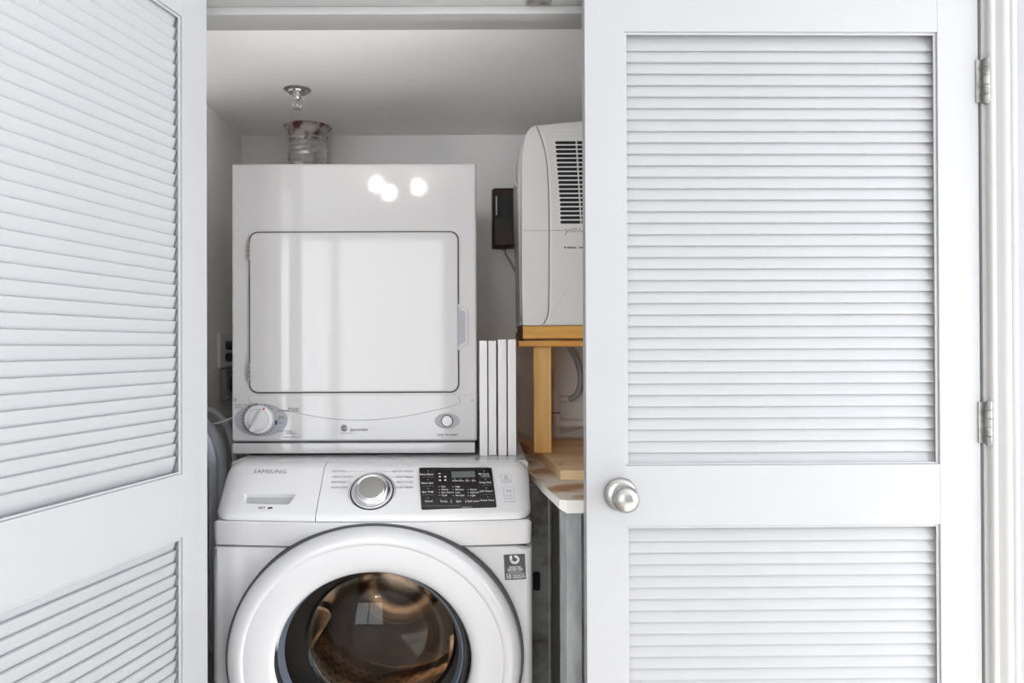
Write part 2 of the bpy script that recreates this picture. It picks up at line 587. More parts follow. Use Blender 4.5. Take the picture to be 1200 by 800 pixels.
# ------------------------------------------------------------------ louvre doors
DW, DT, DTOP = 0.766, 0.035, 1.905
ST_H, ST_F = 0.080, 0.076
P_TOP, P_MID1, P_MID0, P_LOW = 1.836, 0.9985, 0.882, 0.20
PITCH_S = 0.0224


def louvre_door(name, loc, rotz, sx, label):
    d = thing(name, loc, label, 'louvre door', kind='structure', rotz=rotz)
    def B(x0, x1, y0, y1, z0, z1, bev=0.0015):
        a, b = sorted((sx * x0, sx * x1))
        return box((a, y0, z0), (b, y1, z1), bev)
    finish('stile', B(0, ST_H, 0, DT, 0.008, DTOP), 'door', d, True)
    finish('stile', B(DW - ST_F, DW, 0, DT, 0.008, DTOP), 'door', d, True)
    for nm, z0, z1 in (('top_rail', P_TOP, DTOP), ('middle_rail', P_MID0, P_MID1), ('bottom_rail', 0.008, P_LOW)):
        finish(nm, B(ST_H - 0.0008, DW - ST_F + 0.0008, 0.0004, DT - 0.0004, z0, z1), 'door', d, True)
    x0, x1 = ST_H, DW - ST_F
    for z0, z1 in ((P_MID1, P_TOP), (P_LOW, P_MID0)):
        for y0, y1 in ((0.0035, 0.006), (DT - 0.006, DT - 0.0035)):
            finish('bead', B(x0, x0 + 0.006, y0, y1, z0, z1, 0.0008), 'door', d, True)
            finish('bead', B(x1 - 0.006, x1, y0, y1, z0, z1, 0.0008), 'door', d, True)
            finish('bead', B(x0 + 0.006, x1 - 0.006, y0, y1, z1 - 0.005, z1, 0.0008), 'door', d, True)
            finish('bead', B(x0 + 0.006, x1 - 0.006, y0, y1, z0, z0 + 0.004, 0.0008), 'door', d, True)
    a, b = sorted((sx * x0, sx * x1))
    rot = Matrix.Rotation(R(72.5), 4, 'X')
    base = None
    for z0, z1 in ((P_MID1, P_TOP), (P_LOW, P_MID0)):
        n = int(round((z1 - z0) / PITCH_S))
        for i in range(n):
            z = z0 + 0.0165 + (z1 - z0 - 0.033) * i / (n - 1)
            if base is None:
                # room-side edge low, closet-side edge high
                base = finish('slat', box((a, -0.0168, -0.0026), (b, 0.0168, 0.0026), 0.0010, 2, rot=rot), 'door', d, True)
                o = base
            else:
                o = copy_of(base, parent=d)
            o.location = (0, DT / 2, z)
    return d


# left door: swung open past a right angle, its closet face towards us
la = math.atan2(0.2239, 0.9746)
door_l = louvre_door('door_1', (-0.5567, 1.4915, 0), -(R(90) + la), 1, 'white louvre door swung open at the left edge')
for z in (0.25, 1.02, 1.70):
    h = finish('hinge', box((-0.0015, -0.012, z), (0.0005, 0.026, z + 0.088), 0.0004), 'steelhinge', door_l, True)
    finish('knuckle', lathe([(0, 0), (0.006, 0), (0.006, 0.088), (0, 0.088)], (-0.002, -0.006, z), seg=14), 'steelhinge', h, True)

# right door: closed, free edge a hair proud
ra = math.atan2(0.010, 0.766)
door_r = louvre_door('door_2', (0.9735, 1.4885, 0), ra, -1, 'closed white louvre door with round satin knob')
kp = at(727, 579, 1.478)
kx, kz = -(0.9735 - kp.x), kp.z
kn = finish('knob', lathe([(0, -0.068), (0.011, -0.0675), (0.019, -0.064), (0.0245, -0.057), (0.0262, -0.049), (0.0245, -0.041),
                           (0.019, -0.034), (0.0135, -0.028), (0.0125, -0.020), (0.0145, -0.012), (0.0145, 0), (0, 0)],
                          (kx, 0, kz), (0, 1, 0), 40), 'nickel', door_r, True)
finish('rose', lathe([(0.0145, -0.013), (0.024, -0.012), (0.030, -0.008), (0.0325, -0.003), (0.0325, 0.0), (0, 0)], (kx, 0, kz), (0, 1, 0), 40), 'nickel', kn, True)
for py0, py1 in ((67, 120), (470, 521)):
    z1, z0 = at(1149, py0, 1.478).z, at(1149, py1, 1.478).z
    L = z1 - z0
    h = finish('hinge', box((-0.006, -0.003, z0 + 0.002), (0.0055, -0.0005, z1 - 0.002), 0.0006), 'steelhinge', door_r, True)
    for k in range(5):
        finish('knuckle', lathe([(0, 0), (0.0058, 0), (0.0064, 0.0008), (0.0064, L / 5 - 0.0014), (0.0058, L / 5 - 0.0006), (0, L / 5 - 0.0006)],
                                (0.0105, -0.008, z0 + k * L / 5), seg=14), 'steelhinge', h, True)
    finish('pin_tip', lathe([(0, -0.003), (0.004, -0.002), (0.0045, 0)], (0.0105, -0.008, z0), seg=12), 'steelhinge', h, True)

# ------------------------------------------------------------------ clothes dryer
YD = 1.887
XD0, XD1 = at(271.5, 400, YD).x, at(558.8, 400, YD).x
ZD1, ZD0 = at(415, 191.3, YD).z, at(415, 531.5, YD).z
ZT = ZD0 - 0.004               # top of the washer
dry = thing('clothes_dryer', ((XD0 + XD1) / 2, YD, ZD0), 'white front-door clothes dryer stacked on the washing machine', 'dryer')
zg = at(415, 517, YD).z
finish('cabinet', box((XD0, YD, zg), (XD1, 2.42, ZD1), 0.006, 3), 'dwhite', dry)
finish('recessed_base', box((XD0 + 0.006, YD + 0.006, ZD0), (XD1 - 0.006, 2.41, zg + 0.004)), 'seam', dry, smooth=False)
finish('base_strip', box((XD0 + 0.001, YD - 0.002, ZD0 + 0.001), (XD1 - 0.005, YD + 0.02, zg - 0.0035), 0.003), 'dwhite', dry)
def dp(px, py):
    return at(px, py, YD)
a, b = dp(292.5, 460.5), dp(537.5, 271)
finish('door_seam', prism(rrect(a.x - 0.0006, b.x + 0.0008, a.z - 0.0008, b.z + 0.0006, 0.022), 'Y', YD - 0.0012, YD + 0.004), 'seam', dry, smooth=False)
dd = finish('door', prism(rrect(a.x + 0.0022, b.x - 0.0022, a.z + 0.0024, b.z - 0.0022, 0.020), 'Y', YD - 0.007, YD, bev=0.003), 'dwhite', dry)
for y0, y1 in ((284, 305), (425, 446)):
    p, q = dp(292.5, y1), dp(292.5, y0)
    hg = finish('hinge', box((p.x - 0.003, YD - 0.0075, p.z), (p.x + 0.0025, YD, q.z), 0.0012), 'steelplate', dry)
    for k in range(1, 4):
        zz = p.z + (q.z - p.z) * k / 4
        finish('hinge_gap', box((p.x - 0.0032, YD - 0.0078, zz - 0.0006), (p.x + 0.0027, YD - 0.006, zz + 0.0006)), 'seam', hg, smooth=False)
# finger pocket at the right edge of the door
p0, p1 = dp(537, 411), dp(548.5, 355)
hp = (p1.z - p0.z)
poly = [(p0.x - 0.002, p0.z), (p0.x - 0.002, p1.z), (p0.x + 0.004, p1.z - 0.004), (p0.x + 0.008, p1.z - 0.011), (p1.x - 0.004, p1.z - 0.013), (p1.x, p1.z - 0.018),
        (p1.x, p0.z + 0.018), (p1.x - 0.004, p0.z + 0.013), (p0.x + 0.008, p0.z + 0.011), (p0.x + 0.004, p0.z + 0.004)]
finish('finger_pocket', prism(poly, 'Y', YD - 0.0035, YD, bev=0.0015), 'dwhite', dry)
inner = [(p0.x + (x - p0.x) * 0.72, (p0.z + p1.z) / 2 + (z - (p0.z + p1.z) / 2) * 0.86) for x, z in poly]
finish('pocket_floor', prism(inner, 'Y', YD - 0.0042, YD - 0.003), 'greyplate', dry, smooth=False)
# control panel
a, b = dp(272.8, 515.5), dp(557.2, 462)
cp = finish('control_panel', prism(rrect(a.x, b.x, a.z, b.z, 0.008), 'Y', YD - 0.0025, YD, bev=0.001), 'dwhite', dry)
YP = YD - 0.0025
def pp(px, py):
    return at(px, py, YP)
gr = [pp(*q) for q in ((293, 463), (293, 471), (312, 475.5), (345, 483), (380, 489.5), (410, 492), (440, 491.5), (475, 487.5), (505, 481.5), (537, 473), (537, 464))]
bm = tube([(q.x, YP, q.z) for q in gr], 0.0007, 6, n=6)
finish('panel_groove', bm, 'seamlight', cp)
bm = bmesh.new()
oc = pp(306, 492)
finish('dial_plate', plate(ellipse(oc.x, oc.z, 31.3 * YP / F, 19.3 * YP / F), (Vector((1, 0, 0)), Vector((0, 0, 1)), Vector((0, -1, 0))), (0, YP, 0), 0, 0.0008), 'greyplate', cp, smooth=False)
kc = pp(304, 491)
s = YP / F
dial = finish('timer_dial', lathe([(16.8 * s, 0), (16.8 * s, 0.006), (16.2 * s, 0.009), (12.6 * s, 0.012), (12.2 * s, 0.010), (11.8 * s, 0.012), (0, 0.0125)], (kc.x, YP, kc.z), (0, -1, 0), 48), 'plastic', cp)
ang = R(61)
u = Vector((math.cos(ang), 0, math.sin(ang)))
v = Vector((-math.sin(ang), 0, math.cos(ang)))
fr = (u, v, Vector((0, -1, 0)))
finish('grip', plate([(-15 * s, -2.2 * s), (12.5 * s, -2.2 * s), (12.5 * s, 1.8 * s), (-15 * s, 2.6 * s)], fr, (kc.x, YP, kc.z), 0.010, 0.010), 'plastic', dial, smooth=False)
finish('pointer', plate([(12.2 * s, -1.7 * s), (16 * s, 0.2 * s), (12.2 * s, 2.1 * s)], fr, (kc.x, YP, kc.z), 0.0105, 0.0012), 'inkred', dial, smooth=False)
bm = bmesh.new()
for k in range(26):
    aa = R(100 + k * 13.2)
    if -35 < ((math.degrees(aa) + 180) % 360 - 180) < 35:
        continue
    p = Vector((kc.x + 20.2 * s * math.cos(aa), YP, kc.z + 17.9 * s * math.sin(aa)))
    if k % 2:
        plate(ellipse(0, 0, 0.7 * s, 0.7 * s, 8), FY, p, 0.0008, 0.0002, bm)
    else:
        text(str(60 - k * 5 if k < 12 else k), p, 3.0 * s, align='CENTER', bm=bm, lift=0.0011)
text('TIMED CYCLE', pp(275, 474.5), 3.0 * s, bm=bm, lift=0.0012)
text('MINUTES', pp(275, 477.3), 2.4 * s, bm=bm, lift=0.0012)
text('REGULAR', pp(337.5, 478.6), 2.8 * s, bm=bm, lift=0.0012)
text('AUTOMATIC CYCLE', pp(325, 481.3), 2.8 * s, bm=bm, lift=0.0012)
text('MORE', pp(327, 488), 2.4 * s, bm=bm, lift=0.0012)
text('OPTIMUM', pp(326, 490.4), 2.0 * s, bm=bm, lift=0.0012)
text('DRY', pp(327, 495.4), 2.2 * s, bm=bm, lift=0.0012)
text('FLUFF CYCLE', pp(325.5, 505.2), 2.8 * s, bm=bm, lift=0.0012)
text('NO HEAT', pp(335, 507.8), 2.6 * s, bm=bm, lift=0.0012)
text('DRYER TIMER OFF', pp(333, 512.2), 2.2 * s, bm=bm, lift=0.0006)
text('PUSH TO START', pp(524.5, 509.5), 3.3 * s, bm=bm, align='CENTER', bold=0.01)
finish('dial_print', bm, 'inkdark', cp, smooth=False)['kind'] = 'stuff'
bm = bmesh.new()
p = pp(314.5, 478.6)
plate([(-1.9 * s, -0.6 * s), (1.0 * s, -1.6 * s), (1.8 * s, 0.4 * s), (-1.0 * s, 1.5 * s)], FY, p, 0.0008, 0.0003, bm)
finish('dial_mark', bm, 'inkblue', cp, smooth=False)
bm = bmesh.new()
p = pp(323.6, 495)
plate([(-1.7 * s, -2.8 * s), (1.3 * s, -2.4 * s), (1.7 * s, 2.6 * s), (-1.1 * s, 2.6 * s)], FY, p, 0.0008, 0.0003, bm)
finish('dial_mark', bm, 'inkblue', cp, smooth=False)
p = pp(524, 493)
finish('button_plate', plate(ellipse(p.x, p.z, 14.7 * s, 9.1 * s), (Vector((1, 0, 0)), Vector((0, 0, 1)), Vector((0, -1, 0))), (0, YP, 0), 0, 0.0008), 'greyplate', cp, smooth=False)
bt = finish('start_button', lathe([(6.2 * s, 0), (6.2 * s, 0.005), (5.6 * s, 0.0065), (0, 0.007)], (p.x, YP, p.z), (0, -1, 0), 32), 'plastic', cp)
finish('button_ring', lathe([(6.3 * s, 0), (7.1 * s, 0), (7.1 * s, 0.0016), (6.3 * s, 0.0016), (6.3 * s, 0)], (p.x, YP, p.z), (0, -1, 0), 32), 'inkdark', bt)
for q in (pp(275.5, 468.3), pp(553.3, 469.3)):
    sc_ = finish('screw', lathe([(2.0 * s, 0), (1.8 * s, 0.0012), (0, 0.0016)], (q.x, YP, q.z), (0, -1, 0), 16), 'steelplate', cp)
# round monogram and script name
p = pp(403.2, 501.6)
lg = finish('round_emblem', plate(ellipse(p.x, p.z, 4.1 * s, 4.1 * s), (Vector((1, 0, 0)), Vector((0, 0, 1)), Vector((0, -1, 0))), (0, YP, 0), 0, 0.0008), 'inkdark', cp, smooth=False)
bm = text('GE', p, 4.6 * s, align='CENTER', lift=0.0011, shear=0.3)
ring = [Vector((p.x + 3.5 * s * math.cos(R(10 * i)), YP - 0.0009, p.z + 3.5 * s * math.sin(R(10 * i)))) for i in range(36)]
tube(ring, 0.25 * s, 5, bm, curve=False, closed=True)
finish('emblem_letters', bm, 'inkwhite', lg, smooth=False)
bm = text('Spacemaker', pp(409.5, 503.2), 4.6 * s, shear=0.25, bold=0.012)
box((pp(399, 507.3).x, YP - 0.0006, pp(399, 507.6).z), (pp(414, 507.3).x, YP, pp(399, 507.3).z), bm=bm)
finish('name_print', bm, 'inkdark', cp, smooth=False)

# ------------------------------------------------------------------ washing machine
YWF = 1.66
XW0, XW1 = at(248, 700, YWF).x, at(624, 700, YWF).x
XWC = (XW0 + XW1) / 2
HW = (XW1 - XW0) / 2
ZF = at(435, 640, YWF).z
wash = thing('washing_machine', (XWC, YWF, 0), 'white front-loading washing machine with round glass door', 'washing machine')
# cabinet: sides, back, top (open to the front)
bm = bmesh.new()
side = [(YWF + 0.015, 0.03), (2.36, 0.03), (2.36, ZT - 0.004), (1.795, ZT - 0.004), (1.795, 0.84), (YWF + 0.015, 0.79)]
prism(side, 'X', XW0, XW0 + 0.012, bm)
prism(side, 'X', XW1 - 0.012, XW1, bm)
box((XW0, 2.35, 0.03), (XW1, 2.362, ZT - 0.004), 0.003, bm=bm)
box((XW0 + 0.002, 1.80, ZT - 0.02), (XW1 - 0.002, 2.362, ZT), 0.004, bm=bm)
box((XW0, YWF + 0.02, 0.03), (XW1, 2.36, 0.045), bm=bm)
finish('cabinet', bm, 'white', wash)
for x in (XW0 + 0.06, XW1 - 0.06):
    for y in (YWF + 0.08, 2.30):
        finish('foot', lathe([(0, 0), (0.022, 0), (0.022, 0.012), (0.010, 0.016), (0.010, 0.034), (0, 0.034)], (x, y, 0), seg=16), 'rubber', wash)
# front panel with the round opening
DC = at(439, 771, 1.635)
DCX, DCZ = DC.x, DC.z
AS = 0.90                      # the door is a little lower than wide
bm = bmesh.new()
N = 96
def rect_pt(k, ins):
    a = 2 * math.pi * k / N
    x0, x1, z0, z1 = XW0 + ins, XW1 - ins, 0.03 + ins, ZF - ins * 0.15
    dx, dz = math.cos(a), math.sin(a)
    t = 1e9
    if dx > 1e-9: t = min(t, (x1 - DCX) / dx)
    if dx < -1e-9: t = min(t, (x0 - DCX) / dx)
    if dz > 1e-9: t = min(t, (z1 - DCZ) / dz)
    if dz < -1e-9: t = min(t, (z0 - DCZ) / dz)
    return DCX + dx * t, DCZ + dz * t
rings = []
rr = 0.016
for i in range(6):
    a = R(90 * i / 5)
    rings.append([bm.verts.new((lambda q: (q[0], YWF + rr * (1 - math.sin(a)), q[1]))(rect_pt(k, rr * (1 - math.cos(a))))) for k in range(N)])
for rx, y in ((0.262, YWF), (0.245, YWF + 0.006), (0.235, YWF + 0.05)):
    rings.append([bm.verts.new((DCX + rx * math.cos(2 * math.pi * k / N), y, DCZ + AS * rx * math.sin(2 * math.pi * k / N))) for k in range(N)])
for p_, q_ in zip(rings, rings[1:]):
    for k in range(N):
        l = (k + 1) % N
        bm.faces.new((p_[k], p_[l], q_[l], q_[k]))
finish('front_panel', bm, 'white', wash, angle=25)
# fascia and console, bowed forward in the middle
BOW = 0.026
TS = -0.33                     # left of this the console front is flat (the drawer)
def bow(t):
    if t < TS:
        return (1 - TS * TS) * (t + 1) / (TS + 1)
    return 1 - t * t
def warp(p):
    f = max(0.0, min(1.0, (1.86 - p.y) / 0.2))
    return Vector((p.x, p.y - BOW * bow((p.x - XWC) / HW) * f, p.z))
fas = [(1.674, ZF + 0.0015), (1.669, ZF + 0.003), (1.665, 0.83), (1.664, 0.851), (1.666, 0.8545), (1.80, 0.8545), (1.80, ZF + 0.0015)]
finish('fascia', loft_x(fas, ends(XW0, XW1, 0.012, 0.012, 20), warp), 'white', wash, angle=30)
PB, PT = Vector((0, 1.667, 0.869)), Vector((0, 1.754, 0.955))
con = [(1.678, 0.8530), (1.670, 0.8537), (1.6655, 0.8565), (1.6645, 0.8625), (PB.y, PB.z), (PB.y + 0.003, PB.z + 0.003 * (PT.z - PB.z) / (PT.y - PB.y)), (PT.y - 0.003, PT.z - 0.003 * (PT.z - PB.z) / (PT.y - PB.y)), (PT.y, PT.z), (1.760, ZT - 0.0045), (1.770, ZT - 0.0005),
       (1.782, ZT + 0.001), (1.80, ZT + 0.0012), (1.80, 0.8530)]
PUP = (PT - PB).normalized()
PLN = Vector((1, 0, 0)).cross(PUP)
def panel(px, py):
    d = ray(px, py)
    off = 0.0
    for _ in range(8):
        p = CPOS + d * ((PB - Vector((0, off, 0)) - CPOS).dot(PLN) / d.dot(PLN))
        q = Vector((p.x, p.y + off, p.z))
        off = q.y - warp(q).y
    f = max(0.0, min(1.0, (1.86 - p.y - off) / 0.2))
    tt = (p.x - XWC) / HW
    r_ = Vector((1, -BOW * (bow(tt + 0.005) - bow(tt - 0.005)) / 0.01 / HW * f, 0)).normalized()
    n_ = r_.cross(PUP).normalized()
    return p, (r_, n_.cross(r_), n_)
xs = panel(374.5, 578)[0].x
drw = finish('detergent_drawer', loft_x(con, ends(XW0, xs - 0.0007, 0.034, 0.0010, 8), warp, ctr=(1.79, 0.885)), 'plastic', wash, angle=30)
cns = finish('control_console', loft_x(con, ends(xs + 0.0007, XW1, 0.0010, 0.034, 16), warp, ctr=(1.79, 0.885)), 'plastic', wash, angle=30)
finish('drawer_seam', loft_x([(y + 0.004, z - 0.003 if z > 0.9 else z + 0.001) for y, z in con], [(xs - 0.004, 0), (xs + 0.004, 0)], warp), 'seam', wash, smooth=False)
# drawer grip: a shallow scoop
a0, fr = panel(285, 591)
b0, _ = panel(346, 577)
p, fr = panel(315, 583.5)
u_, v_, n_ = fr
sc = p.y / F
gp = [(-31 * sc, 6.3 * sc), (31 * sc, 6.0 * sc), (31.5 * sc, 4.6 * sc), (27.5 * sc, -6.6 * sc), (24.5 * sc, -8.0 * sc), (-24 * sc, -7.2 * sc), (-29 * sc, -6.0 * sc), (-31.5 * sc, 4.4 * sc)]
gp = [(a, b * 1.16) for a, b in gp]
bm = bmesh.new()
cut_top = [bm.verts.new(p + u_ * a + v_ * b + n_ * 0.004) for a, b in gp]
cut_bot = [bm.verts.new(p + u_ * (a * 0.93) + v_ * (b * 0.72 - 0.001) - n_ * 0.011) for a, b in gp]
bm.faces.new(cut_top)
bm.faces.new(cut_bot[::-1])
for k in range(len(gp)):
    l = (k + 1) % len(gp)
    bm.faces.new((cut_top[k], cut_bot[k], cut_bot[l], cut_top[l]))
cutter = finish('cutter', bm, 'plastic', None, smooth=False)
cutter.location = -drw.parent.location
md = drw.modifiers.new('pocket', 'BOOLEAN')
md.operation, md.solver, md.object = 'DIFFERENCE', 'EXACT', cutter
cutter.parent = drw.parent
cutter.location = -drw.parent.location
bpy.context.view_layer.update()
dg = bpy.context.evaluated_depsgraph_get()
nm_ = bpy.data.meshes.new_from_object(drw.evaluated_get(dg))
drw.modifiers.clear()
drw.data = nm_
for q_ in nm_.polygons:
    q_.use_smooth = False if len(q_.vertices) > 4 or q_.area < 0 else q_.use_smooth
bpy.data.objects.remove(cutter)
finish('grip_recess', plate([(a * 0.925, b * 0.71 - 0.001) for a, b in gp], fr, p, -0.0109, 0.0005), 'pocket', drw, smooth=False)  # thin plate, greyer than the drawer, sets off the scoop floor
bm = bmesh.new()
for px, py in ((316.5, 552.6),):
    p, fr = panel(px, py)
    text('SAMSUNG', p, 7.6 * sc * 1.05, fr, 'CENTER', bm, bold=0.0, sx=1.12)
finish('name_print', bm, 'ink', drw, smooth=False)
bm = bmesh.new()
p, fr = panel(306.5, 595.2)
text('VRT', p, 4.4 * sc, fr, 'CENTER', bm, bold=0.02, sx=1.15)
p, fr = panel(316.5, 595.4)
plate(ellipse(-1.2 * sc, 0.2 * sc, 1.6 * sc, 1.5 * sc, 14), fr, p, 0.0002, 0.0004, bm)
plate(ellipse(1.4 * sc, 0.6 * sc, 1.7 * sc, 1.2 * sc, 14), fr, p, 0.0002, 0.0004, bm)
finish('mark_print', bm, 'inkdark', drw, smooth=False)
# selector knob
p, fr = panel(436.0, 576.5)
sk = p.y / F
nb = finish('selector_knob', lathe([(22.5 * sk, 0), (22.5 * sk, 0.008), (21.5 * sk, 0.014), (19.6 * sk, 0.017), (17.6 * sk, 0.0175), (16.6 * sk, 0.0165), (15.6 * sk, 0.0178), (0, 0.0182)], p, uv=fr, seg=56), 'chrome', cns)
finish('knob_ring', lathe([(23.6 * sk, 0.0), (25.8 * sk, 0.0), (25.8 * sk, 0.003), (23.6 * sk, 0.003), (23.6 * sk, 0)], p, uv=fr, seg=56), 'seam', nb)
finish('knob_base', lathe([(23.6 * sk, 0), (23.6 * sk, 0.0045), (21 * sk, 0.005), (0, 0.005)], p, uv=fr, seg=56), 'plastic', nb)
finish('knob_cap', lathe([(14.8 * sk, 0.0180), (14.8 * sk, 0.0188), (0, 0.0190)], p, uv=fr, seg=48), 'nickel', nb)
arc = [p + fr[0] * (27.6 * sk * math.cos(R(a))) + fr[1] * (27.6 * sk * math.sin(R(a))) + fr[2] * 0.0003 for a in range(-20, 201, 10)]
bm = tube(arc, 0.0004, 5, curve=False)
for s_, px, py, al in (('NORMAL', 389.3, 552.2, 'LEFT'), ('HEAVY DUTY', 389, 558.8, 'LEFT'), ('BEDDING', 388.3, 564.9, 'LEFT'), ('RINSE+SPIN', 388, 571.2, 'LEFT'),
                       ('QUICK WASH', 483.8, 552.3, 'RIGHT'), ('PERM PRESS', 483.8, 558.9, 'RIGHT'), ('DELICATES', 483.8, 564.9, 'RIGHT'), ('ACTIVE WEAR', 483.8, 571.2, 'RIGHT')):
    q, f2 = panel(px, py)
    text(s_, q, 3.9 * sk, f2, al, bm)
for (x0, y0, x1, y1) in ((404, 552.2, 427, 552.2), (408, 558.7, 417, 558.7), (403, 564.9, 411, 564.9), (447, 552.3, 464, 552.3), (456, 558.8, 465, 558.8), (462, 564.9, 468, 564.9)):
    tube([panel(x0, y0)[0], panel(x1, y1)[0]], 0.00025, 4, bm, curve=False)
finish('cycle_print', bm, 'ink', cns, smooth=False)
# display
dpo, fr = panel(536.5, 573.5)
def loc2(px, py):
    q, _ = panel(px, py)
    q = q - dpo
    return (q.dot(fr[0]), q.dot(fr[1]))
cs = [loc2(491, 549.8), loc2(575.8, 549.2), loc2(582, 594.6), loc2(493.8, 597.4)]
def inset_round(c, r):
    out = []
    n = len(c)
    for i in range(n):
        a, b, d = Vector(c[i - 1]), Vector(c[i]), Vector(c[(i + 1) % n])
        p1 = b + (a - b).normalized() * r
        p2 = b + (d - b).normalized() * r
        for k in range(5):
            t = k / 4
            q = p1 * (1 - t) ** 2 + b * 2 * t * (1 - t) + p2 * t * t
            out.append((q.x, q.y))
    return out
disp = finish('display_panel', plate(inset_round(cs, 0.004), fr, dpo, 0.0, 0.0028), 'black', cns, smooth=False)
def dq(px, py):
    x, y = loc2(px, py)
    return dpo + fr[0] * x + fr[1] * y
lc = [loc2(529.0, 553.8), loc2(556.2, 553.4), loc2(556.8, 560.2), loc2(529.4, 560.9)]
finish('readout', plate(lc, fr, dpo, 0.0028, 0.0004), 'lcd', disp, smooth=False)
LB = 0.0034
bm = bmesh.new()
for s_, px, py in (('Extra Rinse', 507.8, 557.3), ('Extra Spin', 508, 567.1), ('Spin Only', 508.3, 577), ('Sound', 507, 587.6)):
    text(s_, dq(px, py), 3.5 * sk, fr, 'RIGHT', bm, lift=LB, bold=0.012)
    plate(ellipse(0, 0, 0.55 * sk, 0.4 * sk, 8), fr, dq(501.5, py - 3.8), 0.0028, 0.0004, bm)
for s_, px, py in (('My Cycle', 573, 556.6), ('Hold 3sec', 574, 558.9), ('Delay End', 575.4, 566.4), ('Self Clean+', 577.5, 576.3), ('Smart Care', 579, 586.8)):
    text(s_, dq(px, py), (2.6 if 'sec' in s_ else 3.4) * sk, fr, 'RIGHT', bm, lift=LB, bold=0.012)
for px, py in ((567.5, 553.3), (569, 563), (570, 572.6), (571.5, 583)):
    plate(ellipse(0, 0, 0.55 * sk, 0.4 * sk, 8), fr, dq(px, py), 0.0028, 0.0004, bm)
for i, s_ in enumerate(('Wash', 'Rinse', 'Spin', 'End')):
    q = (533.3 + i * 7.2, 564.4)
    text(s_, dq(*q), 2.9 * sk, fr, 'CENTER', bm, lift=LB, bold=0.012)
    plate(ellipse(0, 0, 0.5 * sk, 0.4 * sk, 8), fr, dq(q[0] - 0.5, q[1] - 2), 0.0028, 0.0004, bm)
for px, col in ((516.8, ('Hot', 'Warm', 'Eco Warm', 'Cold')), (533.2, ('High', 'Medium', 'Low', 'No Spin')), (550.6, (None, 'Heavy', 'Normal', 'Light'))):
    for i, s_ in enumerate(col):
        if not s_:
            continue
        py = 571.2 + i * 3.3
        text(s_, dq(px + i * 0.2, py), 3.2 * sk, fr, 'LEFT', bm, lift=LB, bold=0.012)
        plate(ellipse(0, 0, 0.5 * sk, 0.5 * sk, 8), fr, dq(px - 2.4 + i * 0.2, py), 0.0028, 0.0004, bm)
for s_, px in (('Temp.', 520.3), ('Spin', 537.4), ('Soil Level', 554.6)):
    text(s_, dq(px, 587.7), 3.6 * sk, fr, 'CENTER', bm, lift=LB, bold=0.012)
for px in (528.7, 545.8):
    plate([(-0.25 * sk, -1.8 * sk), (0.25 * sk, -1.8 * sk), (0.25 * sk, 1.8 * sk), (-0.25 * sk, 1.8 * sk)], fr, dq(px, 587.8), 0.0028, 0.0004, bm)
text('- Child Lock -', dq(547, 594.4), 2.4 * sk, fr, 'CENTER', bm, lift=LB)
for i, (px, py) in enumerate(((515, 556.3), (515.3, 559.8), (521.8, 559.8), (515.6, 563.8), (521.9, 563.6))):
    plate([(-1.3 * sk, -0.9 * sk), (1.3 * sk, -0.9 * sk), (1.3 * sk, 0.4 * sk), (0, 1.1 * sk), (-1.3 * sk, 0.4 * sk)] if i else
          [(-1.6 * sk, -0.5 * sk), (1.6 * sk, -0.5 * sk), (1.6 * sk, 0.5 * sk), (-1.6 * sk, 0.5 * sk)], fr, dq(px, py), 0.0028, 0.0003, bm)
for (x0, y0, x1, y1) in ((494.5, 560.5, 508.5, 560.4), (495, 570.4, 509, 570.3), (495.6, 580.4, 509.4, 580.3), (495.8, 592.8, 540, 592.6),
                         (563.5, 559.8 + 1, 574.5, 560.6), (564.5, 569.6, 576, 569.4), (565.5, 580, 577.5, 579.7)):
    tube([dq(x0, y0) + fr[2] * 0.003, dq(x1, y1) + fr[2] * 0.003], 0.00012, 4, bm, curve=False)
finish('display_print', bm, 'inkwhite', disp, smooth=False)
bm = tube([dq(509.7, 551.8) + fr[2] * 0.003, dq(560.5, 551.4) + fr[2] * 0.003, dq(563.3, 584) + fr[2] * 0.003, dq(511.6, 584.8) + fr[2] * 0.003], 0.00022, 4, curve=False, closed=True)
tube([dq(511.5, 585) + fr[2] * 0.003, dq(512, 591.5) + fr[2] * 0.003], 0.0002, 4, bm, curve=False)
finish('display_border', bm, 'ink', disp, smooth=False)
